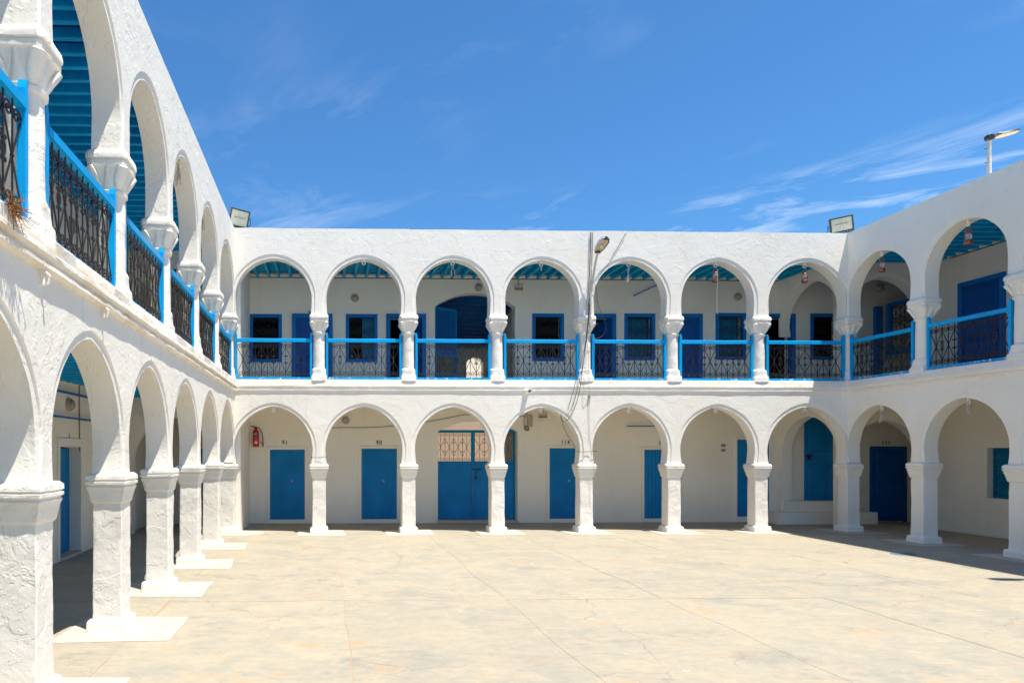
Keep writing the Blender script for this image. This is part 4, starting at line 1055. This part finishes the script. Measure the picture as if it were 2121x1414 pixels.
def floodlight(loc, face, label, w=0.40, h=0.28, roll=0.0):
    f = Vector(face).normalized(); side = f.cross(Vector((0, 0, 1))).normalized(); up = side.cross(f).normalized()
    o = empty('floodlight', loc); tag(o, label, 'floodlight', 'floodlights on the roof corners')
    q = Matrix((side, -f, up)).transposed()
    c = Vector((0, 0, 0.24)); rollm = Matrix.Rotation(roll, 3, 'Y')
    def put(mb, nm, mat, sm=None):
        mb.v = [tuple(c + q @ (rollm @ Vector(v))) for v in mb.v]; mb.build(nm, mat, o, sm)
    b = MB().rings([[(sx * w / 2 * k, y, sz * h / 2 * k) for sx, sz in ((-1, -1), (1, -1), (1, 1), (-1, 1))] for y, k in ((0, 1), (0.03, 1), (0.10, 0.84), (0.16, 0.6))]); put(b, 'casing', 'brown')
    fr = MB().box((-w / 2, -0.018, -h / 2), (-w / 2 + 0.028, -0.001, h / 2)).box((w / 2 - 0.028, -0.018, -h / 2), (w / 2, -0.001, h / 2)).box((-w / 2 + 0.028, -0.017, -h / 2), (w / 2 - 0.028, -0.001, -h / 2 + 0.028)).box((-w / 2 + 0.028, -0.017, h / 2 - 0.028), (w / 2 - 0.028, -0.001, h / 2)); put(fr, 'rim', 'brown')
    put(MB().box((-w / 2 + 0.028, -0.010, -h / 2 + 0.028), (w / 2 - 0.028, -0.0015, h / 2 - 0.028)), 'glass', 'lens')
    put(MB().tube([(-w * 0.28, -0.013, 0.01), (w * 0.28, -0.013, 0.01)], 0.011, 8), 'tube', 'lamp_cover')
    fins = MB()
    for k in range(8): fins.box((-w / 2 + 0.02 + k * (w - 0.05) / 7, 0.01, -h / 2 - 0.022), (-w / 2 + 0.028 + k * (w - 0.05) / 7, 0.11, -h / 2 + 0.01))
    for k in range(6): fins.box((w / 2 - 0.01, 0.02, -h / 2 + 0.02 + k * (h - 0.05) / 5), (w / 2 + 0.018, 0.09, -h / 2 + 0.028 + k * (h - 0.05) / 5))
    put(fins, 'fins', 'brown')
    MB().tube([c + q @ Vector((-w / 2 - 0.02, 0.06, 0)), c + q @ Vector((-w / 2 - 0.02, 0.06, -0.16)), Vector((-0.05, 0, 0.03)), Vector((0.05, 0, 0.03)), c + q @ Vector((w / 2 + 0.02, 0.06, -0.16)), c + q @ Vector((w / 2 + 0.02, 0.06, 0))], 0.010, 6).tube([(0, 0, -0.02), (0, 0, 0.05)], 0.016, 8).build('bracket', 'iron', o)
    MB().tube([(0.0, 0.03, 0.02), (0.10, -0.02, 0.035), (0.17, -0.03, 0.01)], 0.007, 5).build('lead', 'cable', o)
p = onY(1752, 482, YF + 0.12)
floodlight((XR - 0.02, YF + 0.14, HT), (-0.45, -1, -0.22), 'dark floodlight on the parapet corner where back and right wings meet', 0.44, 0.33, R(7))
floodlight((XL + 0.10, YF + 0.10, HT), (0.05, -1, -0.42), 'dark floodlight on the parapet corner where back and left wings meet', 0.42, 0.37, R(-13))

# drain spout
p = onY(1090, 811, YF); o = empty('drain_spout', (p.x, YF, p.z)); tag(o, 'short white drain pipe sticking out of the facade below the ledge', 'pipe')
MB().lathe([(0.050, 0.0), (0.050, 0.24), (0.041, 0.24), (0.041, 0.02)], 18, ((0, 0.02, 0), (0.06, -1, -0.02)), caps=False).build('pipe', 'plaster_col', o, 40)
MB().lathe([(0.070, 0.0), (0.062, 0.03), (0.050, 0.05)], 18, ((0, 0.0, 0), (0, -1, 0))).build('collar', 'plaster_col', o, 40)

# cables
def cable(pts, label, r=0.006, mat='cable', plane=None, sag=0):
    q = [Vector(p) for p in pts]
    out = []
    for i in range(len(q) - 1):                       # Catmull-Rom smoothing
        p0, p1, p2, p3 = q[max(i - 1, 0)], q[i], q[i + 1], q[min(i + 2, len(q) - 1)]
        for k in range(6):
            t = k / 6; out.append(0.5 * ((2 * p1) + (p2 - p0) * t + (2 * p0 - 5 * p1 + 4 * p2 - p3) * t * t + (3 * p1 - p0 - 3 * p2 + p3) * t ** 3))
    out.append(q[-1])
    o = MB().tube(out, r, 5).build('cable', mat, None, 60); tag(o, label, 'cable'); return o
fy = lambda px, py, d=0.03: onY(px, py, YF - d)
cable([fy(1223, 481), fy(1222, 540), fy(1220, 600), fy(1218, 660, 0.09), fy(1214, 700, 0.1), fy(1207, 760, 0.1), fy(1200, 810, 0.12), fy(1188, 850, 0.06), fy(1172, 872, 0.05), fy(1163, 868, 0.03), fy(1162, 858, 0.02)], 'black cable looping from the facade lamp down to the arch left of it', 0.0065)
cable([fy(1228, 481), fy(1226, 540), fy(1222, 600), fy(1219, 660, 0.1), fy(1213, 720, 0.11), fy(1200, 790, 0.1), fy(1186, 840, 0.06), fy(1172, 864, 0.04)], 'thin black cable beside the lamp pole running to the ground floor arch crown', 0.005)
cable([fy(1226, 481), fy(1225, 560), fy(1221, 640, 0.09), fy(1216, 690, 0.1), fy(1205, 745, 0.1), fy(1190, 800, 0.1), fy(1176, 850, 0.05)], 'grey-black cable, innermost of the bundle below the facade lamp', 0.0045)
cable([fy(1224, 481, 0.02), fy(1220, 570, 0.02), fy(1213, 660, 0.08), fy(1219, 740, 0.1), fy(1220, 800, 0.1), fy(1222, 815, 0.05), fy(1220, 850, 0.02), fy(1221, 890, 0.02), fy(1225, 940, 0.02), fy(1231, 985, 0.08), fy(1233, 1015, 0.08)], 'grey cable hanging straight down the facade past the ground column', 0.0045, 'cable_grey')
cable([fy(1297, 483), fy(1275, 520), fy(1258, 550), fy(1242, 570), fy(1233, 583)], 'black cable slanting from the parapet to the arch right of the facade lamp', 0.0055)
cable([fy(1229, 584, 0.06), fy(1234, 592), fy(1236, 605), fy(1238, 628), fy(1246, 650, 0.08), fy(1254, 672, 0.12), fy(1252, 690, 0.15), fy(1240, 700, 0.15), fy(1224, 700, 0.12), fy(1228, 682, 0.12), fy(1240, 668, 0.1)], 'black cable curling in a loop before the column under the facade lamp', 0.005)
ry = lambda px, py, d=0.02: onY(px, py, YR - d)
cable([ry(676, 886), ry(715, 885), ry(760, 885), ry(815, 882), ry(860, 877), ry(930, 865), ry(975, 858), ry(1090, 862)], 'black cable strung along the ground gallery wall above door 90', 0.006)
cable([fy(1163, 862, -0.2), ry(1170, 890, 0.6), ry(1197, 935, 0.02)], 'black cable dropping to the corner of door 114', 0.006)
def tie(px0, px1, py, label):
    a, b = fy(px0, py, 0.012), fy(px1, py - 1, 0.012); m1 = (a + b) / 2 + Vector((0, -0.01, -0.006))
    cable([a + Vector((-0.004, 0.2, 0.01)), a, m1, b, b + Vector((0.004, 0.2, 0.01))], label, 0.005)
tie(645, 676, 947, 'dark wire tied round the pier between doors 91 and 90'); tie(1198, 1236, 935, 'dark wire tied round the pier right of door 114')
p = fy(1221, 821, 0.03); tag(MB().box((p.x - 0.02, YF - 0.04, p.z - 0.05), (p.x + 0.025, YF - 0.001, p.z + 0.05), 0.008).build('cable_clip', 'lamp_beige'), 'small beige clip on the facade holding the hanging grey cable', 'clip')

# conduits and blue poles on the gallery walls
def rod(pts, label, r=0.012, mat='frame_blue', name='pole', cat='pole'):
    o = MB().tube(pts, r, 8).build(name, mat, None, 50); tag(o, label, cat)
rod([onY(1298, 882, YR - 0.08), onY(1420, 882, YR - 0.08)], 'blue rod along the ground gallery wall left above door 113', 0.015)
rod([onY(1312, 613, YR - 0.06), onY(1372, 585, YR - 0.06)], 'thin blue rod slanting on the upper gallery wall', 0.014)
lx_ = lambda px, py, d=0.08: onX(px, py, XLR + d)
ya_, yb_ = lx_(104, 816).y, YF - 0.2
za_ = lx_(150, 816).z; rod([(XLR + 0.10, 3.0, za_), (XLR + 0.10, yb_, za_)], 'upper blue bar along the ground floor wall of the left wing', 0.020)
zb_ = lx_(150, 866).z; rod([(XLR + 0.10, lx_(105, 866).y, zb_), (XLR + 0.10, yb_, zb_)], 'lower blue bar along the ground floor wall of the left wing', 0.017)
rod([onX(164, 790, XLR + 0.012), onX(165, 1000, XLR + 0.012) + Vector((0, 0, 0.55))], 'thin rusty conduit dropping down the wall above the left wing doorway', 0.010, 'dry', 'conduit', 'conduit')
rod([onY(514, 860, YR - 0.012) + Vector((0, 0, 0.3)), onY(514, 953, YR - 0.012)], 'white conduit running down the corner beside the fire extinguisher', 0.016, 'plaster_in', 'conduit', 'conduit')
rod([onY(511, 560, YR - 0.014) + Vector((0, 0, 0.05)), onY(513, 686, YR - 0.014)], 'white conduit running down the upper gallery corner beside the leftmost window', 0.016, 'plaster_in', 'conduit', 'conduit')
rod([onY(1491, 850, YR - 0.012), onY(1495, 878, YR - 0.012), onY(1500, 898, YR - 0.012), onY(1500, 902, YR - 0.012)], 'thin white conduit bending down the wall above the small notices', 0.010, 'plaster_in', 'conduit', 'conduit')
rod([onY(1603, 949, YR - 0.02), onY(1612, 949, YR - 0.02), onY(1607, 1075, YR - 0.02)], 'grey conduit on the wall beside the corner steps', 0.012, 'plaster_in', 'conduit', 'conduit')
for k, (py0, py1, lab) in enumerate(((919, 925.5, 'small stone notice plate on the gallery wall, upper of two'), (929, 935, 'small stone notice plate on the gallery wall, lower of two'))):
    a = onY(1493, py0, YR); b = onY(1503, py1, YR)
    o = MB().box((a.x, YR - 0.012, b.z), (b.x, YR - 0.001, a.z), 0.003).build('notice_plate', 'notice'); tag(o, lab, 'notice', 'notice plates')
    for i in range(3 if k == 0 else 2):
        zz = a.z - 0.012 - 0.022 * i; MB().box((a.x + 0.012, YR - 0.0135, zz - 0.008), (b.x - 0.012 - 0.01 * i, YR - 0.0122, zz)).build('text_line', 'number', o)

# lanterns under the upper arches
def lantern(loc, label, sc=1.0, cord=0.0):
    o = empty('lantern', loc); tag(o, label, 'lantern', 'copper storm lanterns hanging in the upper arches'); o.scale = (sc,) * 3
    MB().lathe([(0.062, -0.36), (0.066, -0.35), (0.066, -0.31), (0.05, -0.295), (0.03, -0.285), (0.038, -0.275)], 16).build('tank', 'copper', o, 40)
    MB().lathe([(0.034, -0.275), (0.052, -0.235), (0.050, -0.19), (0.033, -0.155)], 16, caps=False).build('globe', 'globe', o, 50)
    MB().lathe([(0.040, -0.158), (0.046, -0.148), (0.034, -0.13), (0.028, -0.10), (0.034, -0.095), (0.012, -0.075)], 14).build('cap', 'copper', o, 40)
    fr = MB()
    for s in (-1, 1): fr.tube([(s * 0.060, 0, -0.31), (s * 0.068, 0, -0.24), (s * 0.060, 0, -0.16), (s * 0.034, 0, -0.105)], 0.0075, 6)
    fr.build('frame', 'copper', o, 50)
    MB().tube([(-0.055, 0, -0.15), (-0.042, 0, -0.06), (0, 0, -0.015), (0.042, 0, -0.06), (0.055, 0, -0.15)], 0.0035, 5).build('handle', 'steel', o)
    if cord: MB().tube([(0.005, -0.07, -0.10), (0.002, -0.072, -0.36), (0.004, -0.05, -0.6), (-0.004, -0.05, -0.95), (0.012, -0.05, -1.08)], 0.0065, 5).build('cord', 'rope', o)
cb = [(backcols[i] + backcols[i + 1]) / 2 for i in range(7)]; cr = [(rightcols[i] + rightcols[i + 1]) / 2 for i in range(3)]
lantern((cb[5], YF + 0.10, CRU - 0.085), 'copper lantern with a long pale cord dangling below it', 1.0, 1)
lantern((cb[6], YF + 0.10, CRU - 0.10), 'copper lantern hanging in the last upper arch of the back wing by the corner', 0.95)
lantern((XR + 0.10, YF - cr[0], CRU - 0.09), 'copper lantern hanging in the right wing arch nearest the corner, before door 86', 0.95)
lantern((XR + 0.10, YF - cr[1], CRU - 0.09), 'copper lantern hanging in the large right wing arch before a closed blue door', 1.0)
# frayed rope ends on some rings
def rope_end(loc, label, n=3, L=0.22, seed=0):
    rr = random.Random(seed); mb = MB()
    for k in range(n):
        x = 0; z = 0; pts = [(0, 0, 0)]
        for i in range(4): x += rr.uniform(-0.022, 0.022); z -= L / 4 * rr.uniform(0.7, 1.2); pts.append((x, rr.uniform(-0.01, 0.01), z))
        mb.tube(pts, 0.007, 5)
    mb.tube([(-0.02, 0, 0.01), (0.0, -0.015, -0.02), (0.02, 0, 0.01)], 0.009, 5)
    o = mb.build('rope_end', 'rope', None, 60); o.location = loc; tag(o, label, 'rope', 'frayed rope ends on the arch rings')
rope_end((cb[2], YF + 0.10, CRU - 0.10), 'frayed rope hanging from the ring of the upper arch before the lattice passage', 3, 0.24, 1)
rope_end((cb[3], YF + 0.10, CRU - 0.10), 'short knotted rope on the ring of the upper arch left of the facade lamp', 2, 0.12, 2)
rope_end((cb[4], YF + 0.10, CRU - 0.10), 'long frayed rope on the ring of the upper arch right of the facade lamp', 3, 0.34, 3)
rope_end((cb[6], YF + 0.10, CRG - 0.10), 'short rope on the ground arch ring before the corner steps', 2, 0.14, 4)
rope_end((XR + 0.10, YF - cr[0], CRG - 0.10), 'tangled rope on the ground arch ring before door 111', 5, 0.26, 5)
rope_end((XR + 0.10, YF - cr[1], CRG - 0.10), 'pale rope tuft on the ground arch ring of the shaded right wing', 3, 0.20, 6)
lc = [(leftcols[i] + leftcols[i + 1]) / 2 for i in range(len(leftcols) - 1)]
rope_end((XL - 0.12, lc[6], CRU - 0.06), 'dry brown tangled rope under an upper arch crown of the left wing', 6, 0.30, 7)
rope_end((XL - 0.12, lc[7], CRU - 0.06), 'thin frayed rope under the upper arch crown further along the left wing', 3, 0.34, 8)

# dry weed on the left ledge
rr = random.Random(5); mb = MB(); wp = onX(14, 452, XL + 0.02)
for k in range(46):
    a = rr.uniform(0, 6.28); pts = [Vector((0, 0, 0))]; d = Vector((0.5 * abs(math.cos(a)) + 0.2, math.sin(a) * 0.8, rr.uniform(-0.7, 0.6))) * 0.03
    for i in range(4): d = d + Vector((rr.uniform(-.01, .01), rr.uniform(-.012, .012), rr.uniform(-.014, .006))); pts.append(pts[-1] + d)
    mb.tube(pts, 0.0025, 4)
    for p in pts[2:]: mb.add([p, p + Vector((0.012, 0.01, 0.004)), p + Vector((0.02, 0.0, -0.004)), p + Vector((0.01, -0.008, 0))], [(0, 1, 2, 3)])
o = mb.build('dry_weed', 'dry'); o.location = (XL + 0.03, wp.y, 3.345); tag(o, 'dry brown weed growing on the ledge of the left wing near the camera', 'plant')
# iron hooks below the left ledge
for k, (px, py) in enumerate(((92, 572), (216, 643))):
    p = onX(px, py, XL + 0.03); o = MB().box((-0.02, -0.018, -0.07), (0.03, 0.018, 0.06), 0.008).tube([(0.03, 0, 0.03), (0.065, 0, 0.0), (0.05, 0, -0.06)], 0.010, 6).build('wall_hook', 'plaster_ledge_worn'); o.location = (XL + 0.005, p.y, p.z)
    tag(o, ('whitewashed iron hook under the left ledge, nearer the camera', 'whitewashed iron hook under the left ledge, farther from the camera')[k], 'hook', 'hooks under the left ledge')
